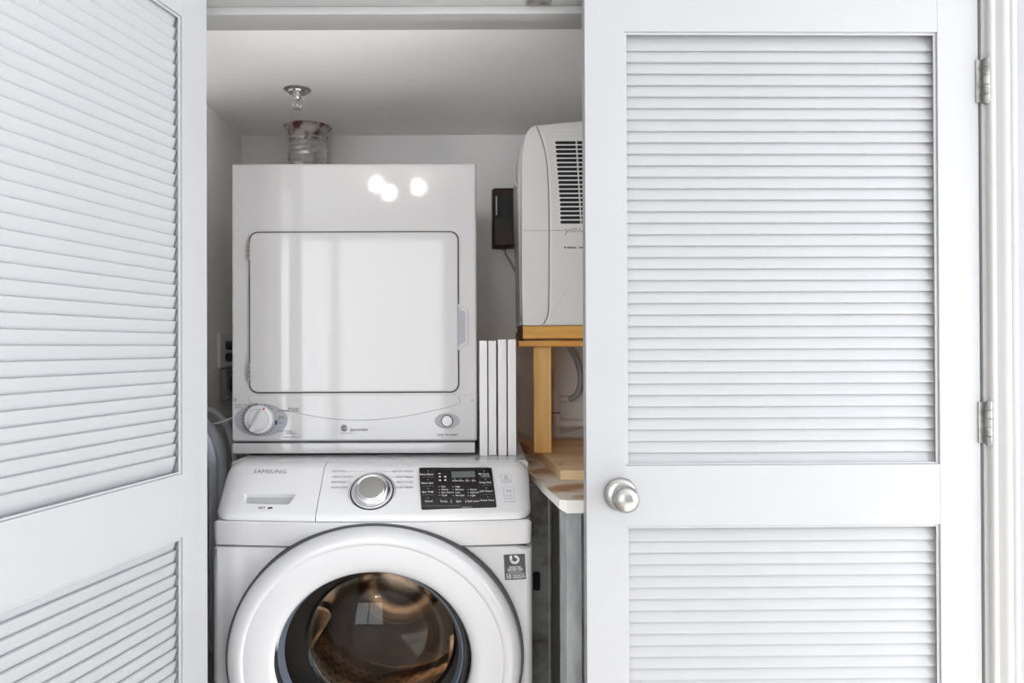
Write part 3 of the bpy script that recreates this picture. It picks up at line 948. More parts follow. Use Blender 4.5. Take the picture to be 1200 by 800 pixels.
# power and start buttons
bm = bmesh.new()
for nm, px, py, hw_, hh_ in (('power_button', 593.0, 560.2, 5.8, 5.6), ('start_button', 596.6, 579.3, 5.7, 10.2)):
    p, f2 = panel(px, py)
    b_ = finish(nm, plate(rrect(-hw_ * sk, hw_ * sk, -hh_ * sk, hh_ * sk, 1.6 * sk), f2, p, 0, 0.0012), 'plastic', cns, smooth=False)
    ln = [p + f2[0] * x + f2[1] * y + f2[2] * 0.0006 for x, y in rrect(-(hw_ + 0.3) * sk, (hw_ + 0.3) * sk, -(hh_ + 0.3) * sk, (hh_ + 0.3) * sk, 1.7 * sk, 3)]
    finish('button_outline', tube(ln, 0.00035, 4, curve=False, closed=True), 'seamlight', b_, smooth=False)
    bm = bmesh.new()
    if nm == 'power_button':
        o = p + f2[1] * (1.2 * sk)
        tube([o + f2[0] * (2 * sk * math.cos(R(a))) + f2[1] * (2 * sk * math.sin(R(a))) + f2[2] * 0.0014 for a in range(120, 421, 20)], 0.3 * sk, 5, bm, curve=False)
        tube([o + f2[1] * (0.2 * sk) + f2[2] * 0.0014, o + f2[1] * (2.6 * sk) + f2[2] * 0.0014], 0.3 * sk, 5, bm, curve=False)
        text('POWER', p - f2[1] * (3.2 * sk), 2.6 * sk, f2, 'CENTER', bm, lift=0.0015)
    else:
        o = p + f2[1] * (4.6 * sk) + f2[2] * 0.0014
        tri = [o + f2[0] * (-2.6 * sk) + f2[1] * (1.8 * sk), o + f2[0] * (-2.6 * sk) - f2[1] * (1.8 * sk), o + f2[0] * (0.3 * sk)]
        tube(tri, 0.25 * sk, 4, bm, curve=False, closed=True)
        for k in (1.3, 2.5):
            tube([o + f2[0] * (k * sk) + f2[1] * (1.8 * sk), o + f2[0] * (k * sk) - f2[1] * (1.8 * sk)], 0.25 * sk, 4, bm, curve=False)
        text('START', p - f2[1] * (2.4 * sk), 2.6 * sk, f2, 'CENTER', bm, lift=0.0015)
        text('PAUSE', p - f2[1] * (6.2 * sk), 2.6 * sk, f2, 'CENTER', bm, lift=0.0015)
    finish('button_print', bm, 'ink', b_, smooth=False)
p, f2 = panel(566.5, 547.2)
finish('small_print', text('Smart Care', p, 2.2 * sk, f2, 'CENTER'), 'seamlight', cns, smooth=False)

# door
dprof = [(0.3135, 1.652), (0.3125, 1.636), (0.3095, 1.624), (0.302, 1.6145), (0.292, 1.609), (0.281, 1.6065), (0.2765, 1.6075), (0.273, 1.6105), (0.262, 1.6100),
         (0.240, 1.6100), (0.222, 1.6125), (0.211, 1.618), (0.206, 1.624), (0.205, 1.650), (0.300, 1.656), (0.3135, 1.652)]
UV = (Vector((1, 0, 0)), Vector((0, 0, 1)), Vector((0, 1, 0)))
wd = finish('door', lathe(dprof, (DCX, 0, DCZ), uv=UV, seg=128, sc=(1, AS)), 'white', wash, angle=40)
finish('door_gap', lathe([(0.3120, 1.634), (0.3165, 1.634), (0.3180, 1.645), (0.3185, 1.66), (0.3120, 1.66), (0.3120, 1.634)], (DCX, 0, DCZ), uv=UV, seg=128, sc=(1, AS)), 'seam', wash, smooth=False)
GC = at(434, 766, 1.625)
GX, GZ = GC.x, GC.z
finish('glass_rim', lathe([(0.2065, 1.6235), (0.2035, 1.6195), (0.1985, 1.6205), (0.1965, 1.627), (0.2000, 1.640), (0.2065, 1.642), (0.2065, 1.6235)], (GX, 0, GZ), uv=UV, seg=112, sc=(1, AS)), 'blackm', wd)
finish('glass_trim', lathe([(0.1968, 1.6265), (0.1935, 1.6262), (0.1860, 1.645), (0.1890, 1.650), (0.1968, 1.640), (0.1968, 1.6265)], (GX, 0, GZ), uv=UV, seg=112, sc=(1, AS)), 'rimblue', wd)
finish('glass_bowl', lathe([(0.1900, 1.640), (0.1830, 1.662), (0.174, 1.690), (0.163, 1.712), (0.152, 1.722), (0.143, 1.722), (0.134, 1.715), (0.10, 1.700), (0.05, 1.690), (0.0, 1.687)], (GX, 0, GZ), uv=UV, seg=112, sc=(1, AS)), 'glass', wd)
# gasket, tub and drum behind the glass
finish('gasket', lathe([(0.236, 1.705), (0.232, 1.718), (0.200, 1.728), (0.172, 1.735), (0.165, 1.745), (0.168, 1.757), (0.190, 1.765), (0.26, 1.765), (0.26, 1.705), (0.236, 1.705)], (DCX, 0, DCZ), uv=UV, seg=96, sc=(1, AS)), 'tubblack', wash)
finish('liner', lathe([(0.234, 1.712), (0.232, 1.690), (0.216, 1.678), (0.204, 1.658), (0.203, 1.648)], (DCX, 0, DCZ), uv=UV, seg=96, sc=(1, AS)), 'tubblack', wd)
DR = 0.245
drum = finish('drum', lathe([(0.185, 1.757), (0.222, 1.762), (0.238, 1.775), (DR, 1.80), (DR, 1.90), (DR - 0.003, 1.905), (DR, 1.91), (DR, 2.02), (DR - 0.003, 2.025), (DR, 2.03), (DR, 2.14), (0.235, 2.16), (0.20, 2.168), (0.12, 2.172), (0.10, 2.160), (0.05, 2.156), (0, 2.156)],
                            (DCX, 0, DCZ), uv=UV, seg=96), 'drum', wash, angle=30)
for k in range(3):
    a = R(-160 + 120 * k)
    u_, v_ = Vector((math.cos(a), 0, math.sin(a))), Vector((-math.sin(a), 0, math.cos(a)))
    bm = bmesh.new()
    rows = []
    for y, w_, h_ in ((1.80, 0.012, 0.004), (1.815, 0.030, 0.035), (1.85, 0.036, 0.052), (2.08, 0.036, 0.056), (2.13, 0.030, 0.040), (2.15, 0.012, 0.004)):
        row = []
        for t in range(9):
            q = -1 + t / 4
            hh = h_ * (math.cos(q * math.pi / 2) ** 0.8 if abs(q) < 1 else 0)
            row.append(bm.verts.new(Vector((DCX, y, DCZ)) + u_ * (DR - 0.001 - hh) + v_ * (q * w_)))
        rows.append(row)
    for r0, r1 in zip(rows, rows[1:]):
        for t in range(8):
            bm.faces.new((r0[t], r0[t + 1], r1[t + 1], r1[t]))
    finish('lifter', bm, 'drum', drum)
bm = bmesh.new()
for i in range(12):
    y = 1.83 + i * 0.026
    for k in range(60):
        a = 2 * math.pi * (k + 0.5 * (i % 2)) / 60
        if min(abs(((math.degrees(a) + 160 - 120 * j + 180) % 360) - 180) for j in range(3)) < 12:
            continue
        n_ = Vector((-math.cos(a), 0, -math.sin(a)))
        t_ = Vector((-math.sin(a), 0, math.cos(a)))
        plate(ellipse(0, 0, 0.0036, 0.0036, 8), (t_, Vector((0, 1, 0)), n_), Vector((DCX, y, DCZ)) - n_ * DR, 0.0002, 0.0003, bm)
tag(finish('drum_holes', bm, 'hole', drum, smooth=False), kind='stuff')
# sticker
p = at(603.4, 664, YWF - 0.0004)
ss = p.y / F
rt = R(2.6)
fr = (Vector((math.cos(rt), 0, math.sin(rt))), Vector((-math.sin(rt), 0, math.cos(rt))), Vector((0, -1, 0)))
st = finish('sticker', plate([(-12.4 * ss, -14.8 * ss), (12.4 * ss, -14.8 * ss), (12.4 * ss, 14.8 * ss), (-12.4 * ss, 14.8 * ss)], fr, p, 0, 0.0004), 'label', wash, smooth=False)
bm = bmesh.new()
def sp(x, y):
    return p + fr[0] * (x * ss) + fr[1] * (y * ss)
def band(pts, w_, bm):
    for a_, b_ in zip(pts, pts[1:]):
        d_ = (b_ - a_).normalized()
        s_ = d_.cross(fr[2]) * w_
        bm.faces.new([bm.verts.new(q) for q in (a_ + s_, a_ - s_, b_ - s_, b_ + s_)])
D_ = [(0.0, 12.2), (1.8, 12.2), (3.4, 11.4), (4.3, 9.9), (4.4, 8.2), (3.8, 6.4), (2.4, 5.1), (0.4, 4.7), (-1.6, 5.0), (-3.2, 6.2), (-4.2, 8.0)]
band([sp(a_, b_) + fr[2] * 0.0005 for a_, b_ in D_], 1.45 * ss, bm)
band([sp(a_, b_) + fr[2] * 0.0005 for a_, b_ in ((-4.2, 13.4), (-4.2, 8.6), (-3.8, 6.8))], 1.45 * ss, bm)
text('DIGITAL', sp(0.3, -0.4), 3.9 * ss, fr, 'CENTER', bm, bold=0.01)
text('INVERTER', sp(0.1, -3.4), 3.9 * ss, fr, 'CENTER', bm, bold=0.01, sx=1.05)
text('TECHNOLOGY', sp(-0.1, -6.0), 2.0 * ss, fr, 'CENTER', bm, sx=1.2)
band([sp(-11, -7.9) + fr[2] * 0.0005, sp(11, -7.9) + fr[2] * 0.0005], 0.2 * ss, bm)
text('10', sp(-8.0, -11.4), 6.6 * ss, fr, 'CENTER', bm, bold=0.02)
text('YEAR MOTOR', sp(-3.6, -10.1), 2.5 * ss, fr, 'LEFT', bm, bold=0.015, sx=0.92)
text('WARRANTY*', sp(-3.6, -12.5), 2.7 * ss, fr, 'LEFT', bm, bold=0.02, sx=0.98)
finish('sticker_print', bm, 'inkwhite', st, smooth=False)

# ------------------------------------------------------------------ loose white boards beside the dryer
spec = [(561.6, 571.0, 398.8, 'white board standing on the washer right against the dryer'),
        (572.2, 581.4, 399.0, 'second white board from the dryer, standing on the washer'),
        (583.4, 593.4, 397.5, 'third white board from the dryer, standing on the washer'),
        (594.8, 604.6, 397.5, 'white board standing on the washer nearest the wooden stand')]
for i, (x0, x1, yt, lb) in enumerate(spec):
    yb = (1.868, 1.874, 1.870, 1.872)[i]
    a, b = at(x0, 400, yb), at(x1, yt, yb)
    o = finish('shelf_board', box((a.x, yb, ZT + 0.0005), (b.x, yb + 0.30, b.z), 0.0012), 'board')
    tag(o, lb, 'board', 'white boards standing on edge between dryer and stand')

# ------------------------------------------------------------------ steel platform with stained top, plywood, wooden stand
ZP = CAMH - 0.29
ZL = CAMH - 0.313
plat = thing('steel_platform', (0.3, 1.95, 0), 'grey steel angle platform with stained wooden top beside the washer', 'platform')
pA = on_z(621, 556, ZL); pB = on_z(656, 585, ZL); pC = on_z(684, 591, ZL)
yfront = max(pC.y, 1.572)
XLB = XW1 + 0.004
top = [(XLB, 2.46), (XLB, pA.y + 0.02), (pA.x + 0.003, pA.y), (pB.x, pB.y), (pB.x + 0.012, yfront), (0.90, yfront), (0.90, 2.46)]
finish('stained_top', prism(top, 'Z', ZL - 0.016, ZL), 'oldwood', plat, smooth=False)
def post(name, poly, m, z1=ZL - 0.0165):
    return finish(name, prism(poly, 'Z', 0, z1), m, plat, smooth=False)
a, b, c_ = at(657, 700, 1.618), at(664, 700, 1.598), at(681.5, 700, 1.598)
post('post', [(a.x, 1.64), (a.x, a.y), (b.x, b.y), (c_.x, c_.y), (c_.x, 1.602), (b.x + 0.002, 1.602), (a.x + 0.004, 1.62), (a.x + 0.004, 1.64)], 'galv')
a, b = at(620, 700, 1.86), at(646, 700, 1.86)
ax = max(a.x, XW1 + 0.004)
pz = post('post', [(ax, 1.86), (b.x, 1.86), (b.x, 1.90), (b.x - 0.003, 1.90), (b.x - 0.003, 1.863), (ax, 1.863)], 'galvdark')
q = at(629, 681, 1.8595)
finish('bolt_slot', prism(rrect(q.x - 0.009, q.x + 0.0085, q.z - 0.022, q.z + 0.024, 0.006), 'Y', 1.8585, 1.8605), 'hole', pz, smooth=False)
e = at(643.5, 700, 1.86).x
finish('flange', box((e - 0.0015, 1.857, 0), (e + 0.001, 1.86, ZL - 0.017)), 'galv', pz, smooth=False)
post('post', [(0.84, 1.60), (0.88, 1.60), (0.88, 1.64), (0.877, 1.64), (0.877, 1.603), (0.84, 1.603)], 'galv')
post('post', [(0.84, 2.42), (0.88, 2.42), (0.88, 2.38), (0.877, 2.38), (0.877, 2.417), (0.84, 2.417)], 'galv')
post('post', [(XLB, 2.42), (0.16, 2.42), (0.16, 2.417), (XLB + 0.003, 2.417), (XLB + 0.003, 2.38), (XLB, 2.38)], 'galv')
bm = box((XLB + 0.003, 1.905, 0.10), (XLB + 0.005, 2.40, ZL - 0.018))
finish('side_sheet', bm, 'galvdark', plat, smooth=False)
finish('rail', box((0.17, 1.605, 0.08), (0.86, 1.608, 0.11)), 'galv', plat, smooth=False)
# white vinyl strip peeling off the top's edge
o1 = Vector((pA.x + 0.004, pA.y - 0.002, ZL + 0.0005)); o2 = Vector((pB.x, pB.y, ZL + 0.0005))
o2a = Vector((pB.x + 0.012, yfront - 0.001, ZL + 0.0005)); o3 = Vector((0.30, yfront - 0.001, ZL + 0.0005))
bm = bmesh.new()
up = [o1 + Vector((-0.002, 0.03, 0.001)), o1 + (o2 - o1) * 0.45 + Vector((-0.0015, -0.001, 0.0)), o2 + Vector((-0.001, -0.002, 0)), o2a + Vector((0, -0.002, 0)), o3 + Vector((0, -0.002, 0))]
lo_ = [o1 + Vector((-0.003, 0.02, -0.006)), o1 + (o2 - o1) * 0.45 + Vector((-0.003, -0.004, -0.016)), o2 + Vector((-0.003, -0.008, -0.017)), o2a + Vector((0, -0.014, -0.024)), o3 + Vector((0, -0.012, -0.024))]
def skin(up, lo_, th, bm):
    n = len(up)
    A = [bm.verts.new(p) for p in up]; B_ = [bm.verts.new(p) for p in lo_]
    A2 = [bm.verts.new(p + th) for p in up]; B2 = [bm.verts.new(p + th) for p in lo_]
    for i in range(n - 1):
        bm.faces.new((A[i], A[i + 1], B_[i + 1], B_[i]))
        bm.faces.new((A2[i], B2[i], B2[i + 1], A2[i + 1]))
        bm.faces.new((A[i], A2[i], A2[i + 1], A[i + 1]))
        bm.faces.new((B_[i], B_[i + 1], B2[i + 1], B2[i]))
    bm.faces.new((A[0], B_[0], B2[0], A2[0]))
    bm.faces.new((A[-1], A2[-1], B2[-1], B_[-1]))
skin(up, lo_, Vector((0.0008, 0.0008, 0)), bm)
finish('edge_strip', bm, 'paper', plat, smooth=False)

f1 = on_z(636.5, 532, ZP); f2_ = on_z(657, 551, ZP)
ply = thing('plywood_sheet', (0.4, 2.0, ZL), 'pale plywood sheet with cut corner on the steel platform', 'plywood')
bk = on_z(640, 513.5, ZP).y
pp_ = [(XLB + 0.004, bk), (XLB + 0.004, bk - 0.07), (f1.x, f1.y), (f2_.x, f2_.y), (0.88, f2_.y + 0.0), (0.88, bk)]
finish('sheet', prism(pp_, 'Z', ZL + 0.0006, ZP), 'ply', ply, smooth=False)
bm = bmesh.new()
q = on_z(657.5, 544, ZP)
plate(ellipse(0, 0, 0.006, 0.004, 12), (Vector((1, 0, 0)), Vector((0, 1, 0)), Vector((0, 0, 1))), q, 0.0001, 0.0003, bm)
finish('knot', bm, 'darkwood', ply, smooth=False)
bm = bmesh.new()
e1, e2 = Vector((f1.x, f1.y, 0)), Vector((f2_.x, f2_.y, 0))
for k in range(3):
    z0 = ZL + 0.0025 + k * 0.0065
    n_ = Vector((-(e2 - e1).y, (e2 - e1).x, 0)).normalized()
    if n_.y > 0:
        n_ = -n_
    a_, b_ = e1 + n_ * 0.0004, e2 + n_ * 0.0004
    bm.faces.new([bm.verts.new(v_) for v_ in ((a_.x, a_.y, z0), (b_.x, b_.y, z0), (b_.x, b_.y, z0 + 0.0045), (a_.x, a_.y, z0 + 0.0045))])
    bm.faces.new([bm.verts.new(v_) for v_ in ((b_.x, b_.y - 0.0004, z0), (0.88, b_.y - 0.0004, z0), (0.88, b_.y - 0.0004, z0 + 0.0045), (b_.x, b_.y - 0.0004, z0 + 0.0045))])
finish('edge_layers', bm, 'plyedge', ply, smooth=False)

YS = 2.10
stand = thing('wooden_stand', (0.3, 2.25, ZP), 'amber pine stand carrying the dehumidifier above the plywood', 'stand')
l0, l1 = at(625.4, 467, YS), at(646.2, 467, YS)
zs0, zs1 = at(640, 406.0, YS - 0.02).z, at(640, 399.2, YS - 0.02).z
zu0, zu1 = at(640, 396.5, YS - 0.015).z, at(640, 381.8, YS - 0.015).z
for x0, x1, ys in ((l0.x, l1.x, (YS,)), (l0.x + 0.022, l1.x + 0.022, (2.37,)), (0.47, 0.52, (YS, 2.37))):
    for y0 in ys:
        finish('leg', box((x0, y0, ZP + 0.0003), (x1, y0 + 0.045, zs0), 0.002), 'pine', stand)
xb = at(607.5, 402, YS - 0.02).x
finish('lower_plank', box((xb, YS - 0.02, zs0), (0.54, 2.43, zs1), 0.002), 'pineh', stand)
finish('shim', box((at(614, 398, YS).x, YS - 0.008, zs1), (0.53, 2.42, zu0)), 'darkwood', stand, smooth=False)
xu = at(613, 390, YS - 0.015).x
finish('front_board', box((xu, YS - 0.015, zu0), (0.53, YS + 0.02, zu1), 0.0015), 'pineh', stand)
finish('rear_board', box((xu, 2.38, zu0), (0.53, 2.415, zu1), 0.0015), 'pineh', stand)
finish('side_board', box((xu + 0.0005, YS + 0.02, zu0), (xu + 0.02, 2.38, zu1 - 0.0005)), 'darkwood', stand, smooth=False)
finish('side_block', box((at(604.5, 390, 2.30).x, 2.24, zs1 + 0.001), (xu - 0.003, 2.30, zu1 - 0.014)), 'darkwood', stand, smooth=False)

# ------------------------------------------------------------------ dehumidifier
YU0, YU1 = 2.075, 2.40
ZU = zu1 + 0.0005
un = thing('dehumidifier', (0.3, 2.24, ZU), 'off-white plastic dehumidifier with slotted side on the wooden stand', 'dehumidifier')
def ux(px, py):
    q = at(px, py, YU0)
    return (q.x, q.z)
seam = [ux(628.5, 146.5), ux(632.5, 155), ux(636.5, 166), ux(639.8, 180), ux(642, 197), ux(643.3, 220), ux(644, 260), ux(644, 320), ux(643.6, 360), ux(642.3, 371), ux(639, 377.5), ux(634, 381)]
seam[-1] = (seam[-1][0], ZU)
ztop = ux(685, 141.2)[1]
body = seam + [(0.50, ZU), (0.505, ZU + 0.01), (0.505, ztop - 0.02), (0.485, ztop - 0.002), (0.44, ztop + 0.002), ux(685, 141.2), ux(655, 143.6)]
bd = finish('body', loft_x(body, ends(YU0, YU1, 0.006, 0.012, 3), swap=True), 'offwhite', un, angle=40)
left = [ux(634, 381), ux(614, 383), ux(612.5, 381), ux(611.5, 340), ux(611.3, 260), ux(611.3, 200), ux(612, 182), ux(613.6, 168), ux(617, 156), ux(621.5, 150), ux(628, 146.3)]
left[0] = (left[0][0] - 0.0012, ZU); left[1] = (left[1][0], ZU + 0.0005)
bez = left[:-1] + [(x - 0.0022, z) for x, z in seam[:-1]]
bezel = finish('front_bezel', loft_x(bez, ends(YU0 - 0.001, YU1, 0.002, 0.002, 4), swap=True), 'offwhite', un, angle=50)
finish('bezel_seam', loft_x([(x - 0.005, z - 0.003) for x, z in seam[:-1]] + [(x + 0.003, z - 0.002) for x, z in seam[::-1][1:]], [(YU0 + 0.003, 0), (YU1 - 0.01, 0)], swap=True), 'seamlight', un, smooth=False)
def uf(px, py):
    q = at(px, py, 2.22)
    return (q.x, q.z)
fp = [uf(613, 381), uf(607.5, 382), uf(606, 300), uf(604.2, 240), uf(604, 215), uf(605.5, 190), uf(608.5, 176), uf(612, 168), uf(618, 168)]
fp[0] = (fp[0][0], ZU + 0.002); fp[1] = (fp[1][0], ZU + 0.003)
finish('front_panel', loft_x(fp, ends(YU0 + 0.05, YU1 - 0.03, 0.012, 0.012, 3), swap=True), 'offgrey', un, angle=50)
hl = [at(605.8 + 2.6 * math.cos(R(a)), 203 - 15 * math.sin(R(a)), 2.16) for a in range(0, 360, 20)]
finish('handle', tube(hl, 0.0026, 8, curve=False, closed=True), 'plastic', un)
# horizontal joint across bezel and body
zj = ux(640, 270)[1]
finish('joint_line', box((ux(612.6, 270)[0], YU0 - 0.0016, zj - 0.0006), (ux(661, 270)[0], YU0 + 0.003, zj + 0.0006)), 'seamlight', un, smooth=False)
# slotted grille
gx0, gx1 = ux(648, 167)[0], 0.42
slots = []
for i in range(19):
    py = 167.2 + i * 5.17
    slots.append((ux(650.5 + min(i, 14) * 0.4 + (i > 14) * (i - 14) * 0.12, py)[0], ux(650, py)[1]))
hs = 1.75 * YU0 / F
gb = bmesh.new()
for x, z in slots:
    prism(rrect(x, gx1, z - hs, z + hs, hs * 0.98, 4), 'Y', YU0 - 0.0006, YU0 + 0.004, gb)
gr_ = tag(finish('grille_slots', gb, 'blackm', un, smooth=False), 'dark horizontal vent slots', kind='stuff')
rb = bmesh.new()
for i, (x, z) in enumerate(slots):
    for rx in (675.5 + i * 0.28,):
        xr = ux(rx, 200)[0]
        box((xr - 0.002, YU0 - 0.0012, z - hs * 1.05), (xr + 0.002, YU0 + 0.003, z + hs * 1.05), bm=rb)
    for k in range(3):
        xr = 0.30 + 0.05 * k
        box((xr - 0.002, YU0 - 0.0012, z - hs * 1.05), (xr + 0.002, YU0 + 0.003, z + hs * 1.05), bm=rb)
finish('grille_ribs', rb, 'offgrey', gr_, smooth=False)
eb = bmesh.new()
for i in range(-2, 19):
    py = 167.2 + i * 5.17
    x1 = ux(648.8 + max(i, 0) * 0.35, py)[0]
    x0 = ux(641.5 + max(i, -2) * 0.38, py)[0]
    z = ux(650, py)[1]
    xe = x1 if i >= 0 else 0.40
    pts = [Vector((a_, YU0 - 0.0002, b_)) for a_, b_ in [(xe, z + hs)] + [(x0 + hs - hs * math.sin(R(k)), z + hs * math.cos(R(k))) for k in (0, 30, 60, 90, 120, 150, 180)] + [(xe, z - hs)]]
    tube(pts, 0.0004, 4, eb, curve=False)
finish('slot_outlines', eb, 'offgrey', un, smooth=False)
# maker's script and small print
zz = YU0 / F
pts = []
for k in range(60):
    t = k / 59
    pts.append(at(661.5 + 38 * t, 270.6 - 1.6 * math.sin(k * 0.95) - (1.0 if k % 7 == 0 else 0), YU0 - 0.0008))
bm = tube(pts, 0.0006, 4, curve=False)
tube([at(662.5, 268, YU0 - 0.0008), at(664, 271, YU0 - 0.0008), at(662.6, 275, YU0 - 0.0008), at(661.2, 274, YU0 - 0.0008)], 0.0007, 4, bm)
tube([at(668, 268.2, YU0 - 0.0008), at(676, 267.4, YU0 - 0.0008)], 0.0006, 4, bm, curve=False)
for a_, b_ in ((661, 663.2), (664.8, 667), (667.6, 670), (670.6, 673.2), (674, 675.2), (678.5, 680), (681, 684)):
    q0, q1 = at(a_, 291, YU0), at(b_, 289, YU0)
    box((q0.x, YU0 - 0.001, q0.z), (q1.x, YU0, q1.z), bm=bm)
finish('script_print', bm, 'ink', un, smooth=False)

# ------------------------------------------------------------------ things on the back wall and ceiling
a, b = at(578, 289, YB - 0.03), at(606, 221, YB - 0.03)
wb = thing('wall_transformer', ((a.x + b.x) / 2, YB, a.z), 'dark brown glossy plastic box on the back wall by dehumidifier', 'wall box')
bx = finish('case', box((a.x, YB - 0.045, a.z), (b.x + 0.02, YB - 0.004, b.z), 0.006, 3), 'brownblack', wb)
finish('backplate', box((a.x - 0.004, YB - 0.008, a.z - 0.004), (b.x + 0.024, YB, b.z + 0.003), 0.002), 'rubber', wb)
zm = at(580, 255, YB - 0.045).z
finish('split_line', box((a.x + 0.004, YB - 0.0465, zm - 0.001), (b.x + 0.018, YB - 0.044, zm + 0.001)), 'blackm', bx, smooth=False)
q0, q1 = at(582.5, 253, YB - 0.046), at(587, 225, YB - 0.046)
finish('slot_window', box((q0.x, YB - 0.047, q0.z), (q1.x, YB - 0.044, q1.z), 0.001), 'blackm', bx)
q0, q1 = at(581, 252, YB - 0.046), at(582.6, 230, YB - 0.046)
finish('catch_strip', box((q0.x, YB - 0.0485, q0.z), (q1.x, YB - 0.044, q1.z), 0.0006), 'steelplate', bx)
q = at(590.5, 290, YB - 0.03)
finish('cable_gland', lathe([(0, 0), (0.008, 0), (0.009, 0.006), (0.009, 0.012)], (q.x, YB - 0.028, a.z - 0.010), seg=14), 'rubber', wb)
finish('cable', tube([(q.x, YB - 0.028, a.z - 0.006), at(594, 300, YB - 0.028), at(599.5, 309, YB - 0.025), at(606, 322, YB - 0.02), at(616, 336, YB - 0.015)], 0.0035, 8), 'hose', wb)

# sprinkler
q = on_z(348.5, 104.5, ZC)
spk = thing('fire_sprinkler', (q.x, q.y, ZC), 'chrome fire sprinkler head on the closet ceiling', 'sprinkler')
finish('escutcheon', lathe([(0.0365, 0), (0.0365, -0.002), (0.032, -0.005), (0.026, -0.006), (0.024, -0.011), (0.018, -0.013), (0.012, -0.013), (0.012, -0.018), (0, -0.018)], (q.x, q.y, ZC), seg=40), 'chrome', spk)
finish('body', lathe([(0.0105, -0.017), (0.0105, -0.024), (0.008, -0.028), (0, -0.028)], (q.x, q.y, ZC), seg=20), 'chrome', spk)
for s_ in (-1, 1):
    finish('arm', tube([(q.x + s_ * 0.008, q.y, ZC - 0.024), (q.x + s_ * 0.0125, q.y, ZC - 0.034), (q.x + s_ * 0.010, q.y, ZC - 0.044), (q.x + s_ * 0.003, q.y, ZC - 0.050)], 0.0020, 8), 'chrome', spk)
finish('bulb', tube([(q.x, q.y, ZC - 0.027), (q.x, q.y, ZC - 0.050)], 0.0018, 8, curve=False), 'chrome', spk)
finish('deflector', lathe([(0, -0.049), (0.004, -0.049), (0.0115, -0.051), (0.0118, -0.0525), (0, -0.0525)], (q.x, q.y, ZC), seg=24), 'chrome', spk)

# foil vent duct
q = on_z(361, 150, ZC)
dx, dy = q.x, 2.405
dk = thing('foil_duct', (dx, dy, ZD1), 'crinkled silver foil vent duct rising from the dryer top', 'duct')
prof = []
r0 = 0.056
n = 30
for i in range(n + 1):
    z = (ZC - 0.001 - ZD1) * i / n
    prof.append((r0 + (0.0022 if i % 2 else -0.0018) + 0.003 * (i / n), ZD1 + z))
bm = lathe(prof, (dx, dy, 0), seg=48)
for v_ in bm.verts:
    d_ = Vector((v_.co.x - dx, v_.co.y - dy, 0))
    k = 1 + 0.02 * math.sin(v_.co.z * 140 + 5 * math.atan2(d_.y, d_.x)) + random.uniform(-0.012, 0.012)
    v_.co = Vector((dx + d_.x * k, dy + d_.y * k, v_.co.z + (random.uniform(-0.0014, 0.0014) if ZD1 + 0.002 < v_.co.z < ZC - 0.003 else 0)))
finish('hose', bm, 'foil', dk, angle=20)
bm = bmesh.new()
rings = []
for r_, z in ((0.058, -0.050), (0.061, -0.030), (0.063, -0.012), (0.070, -0.004), (0.074, -0.0006)):
    row = []
    for k in range(48):
        a = 2 * math.pi * k / 48
        j = random.uniform(-0.006, 0.006) if z < -0.04 else (random.uniform(-0.002, 0.003) if z > -0.002 else random.uniform(-0.001, 0.001))
        row.append(bm.verts.new((dx + (r_ + (j if z > -0.04 else 0)) * math.cos(a), dy + (r_ + (j if z > -0.04 else 0)) * math.sin(a), ZC + z + (j if z < -0.04 else 0))))
    rings.append(row)
for p_, q_ in zip(rings, rings[1:]):
    for k in range(48):
        l = (k + 1) % 48
        bm.faces.new((p_[k], p_[l], q_[l], q_[k]))
finish('collar', bm, 'rust', dk, angle=30)

# ------------------------------------------------------------------ left wall: valves, outlet, hoses
def lw(px, py, off=0.0):
    """point on the left closet wall"""
    d = ray(px, py)
    return CPOS + d * ((XL + off) / d.x)
a, b = lw(254.5, 431), lw(270, 391)
vb = thing('valve_box', (XL, a.y, a.z), 'white water valve plate on the left closet wall', 'valve box')
finish('plate', box((XL, a.y, a.z), (XL + 0.010, a.y + 0.16, b.z), 0.002), 'pvc', vb)
for py in (404.5, 418.5):
    z = at(262, py, a.y + 0.05).z
    vv = finish('valve', lathe([(0, 0.008), (0.011, 0.008), (0.013, 0.012), (0.013, 0.05), (0.011, 0.055), (0.011, 0.09), (0, 0.09)], (XL, a.y + 0.055, z), (1, 0, 0), 18), 'rubber', vb)
a, b = lw(257, 469), lw(270, 431)
ob = thing('power_outlet', (XL, a.y, a.z), 'dull steel outlet cover with black socket, left closet wall', 'outlet')
finish('cover', box((XL, a.y, a.z), (XL + 0.022, a.y + 0.11, b.z - 0.002), 0.003), 'steelplate', ob)
zc = (a.z + b.z) / 2
finish('socket', lathe([(0.027, 0), (0.027, 0.006), (0.024, 0.008), (0.021, 0.003), (0, 0.003)], (XL + 0.022, a.y + 0.055, zc), (1, 0, 0), 28), 'rubber', ob)
finish('screw', lathe([(0.004, 0), (0.003, 0.002), (0, 0.0025)], (XL + 0.022, a.y + 0.008, a.z + 0.01), (1, 0, 0), 10), 'pvc', ob)
def hose(name, pts, r, m, label, cat='hose', group=None):
    o = finish(name, tube(pts, r, 12, n=10), m)
    return tag(o, label, cat, group)
hose('drain_hose', [at(222, 473, 2.10), at(243, 479, 2.09), at(256, 486, 2.08), at(267, 501, 2.07), at(273, 520, 2.06), at(277, 550, 2.06), at(279, 640, 2.06), at(280, 720, 2.06)], 0.0095, 'hose',
     'thin dark grey hose arching over beside the dryer base', group='grey hoses beside the washer')
hose('drain_hose', [at(215, 487, 1.99), at(236, 492, 1.99), at(249, 505, 1.98), at(257, 522, 1.97), at(261, 545, 1.97), at(262, 600, 1.97), at(262, 700, 1.97)], 0.013, 'hose',
     'thick pale grey hose curving down beside the washer', group='grey hoses beside the washer')
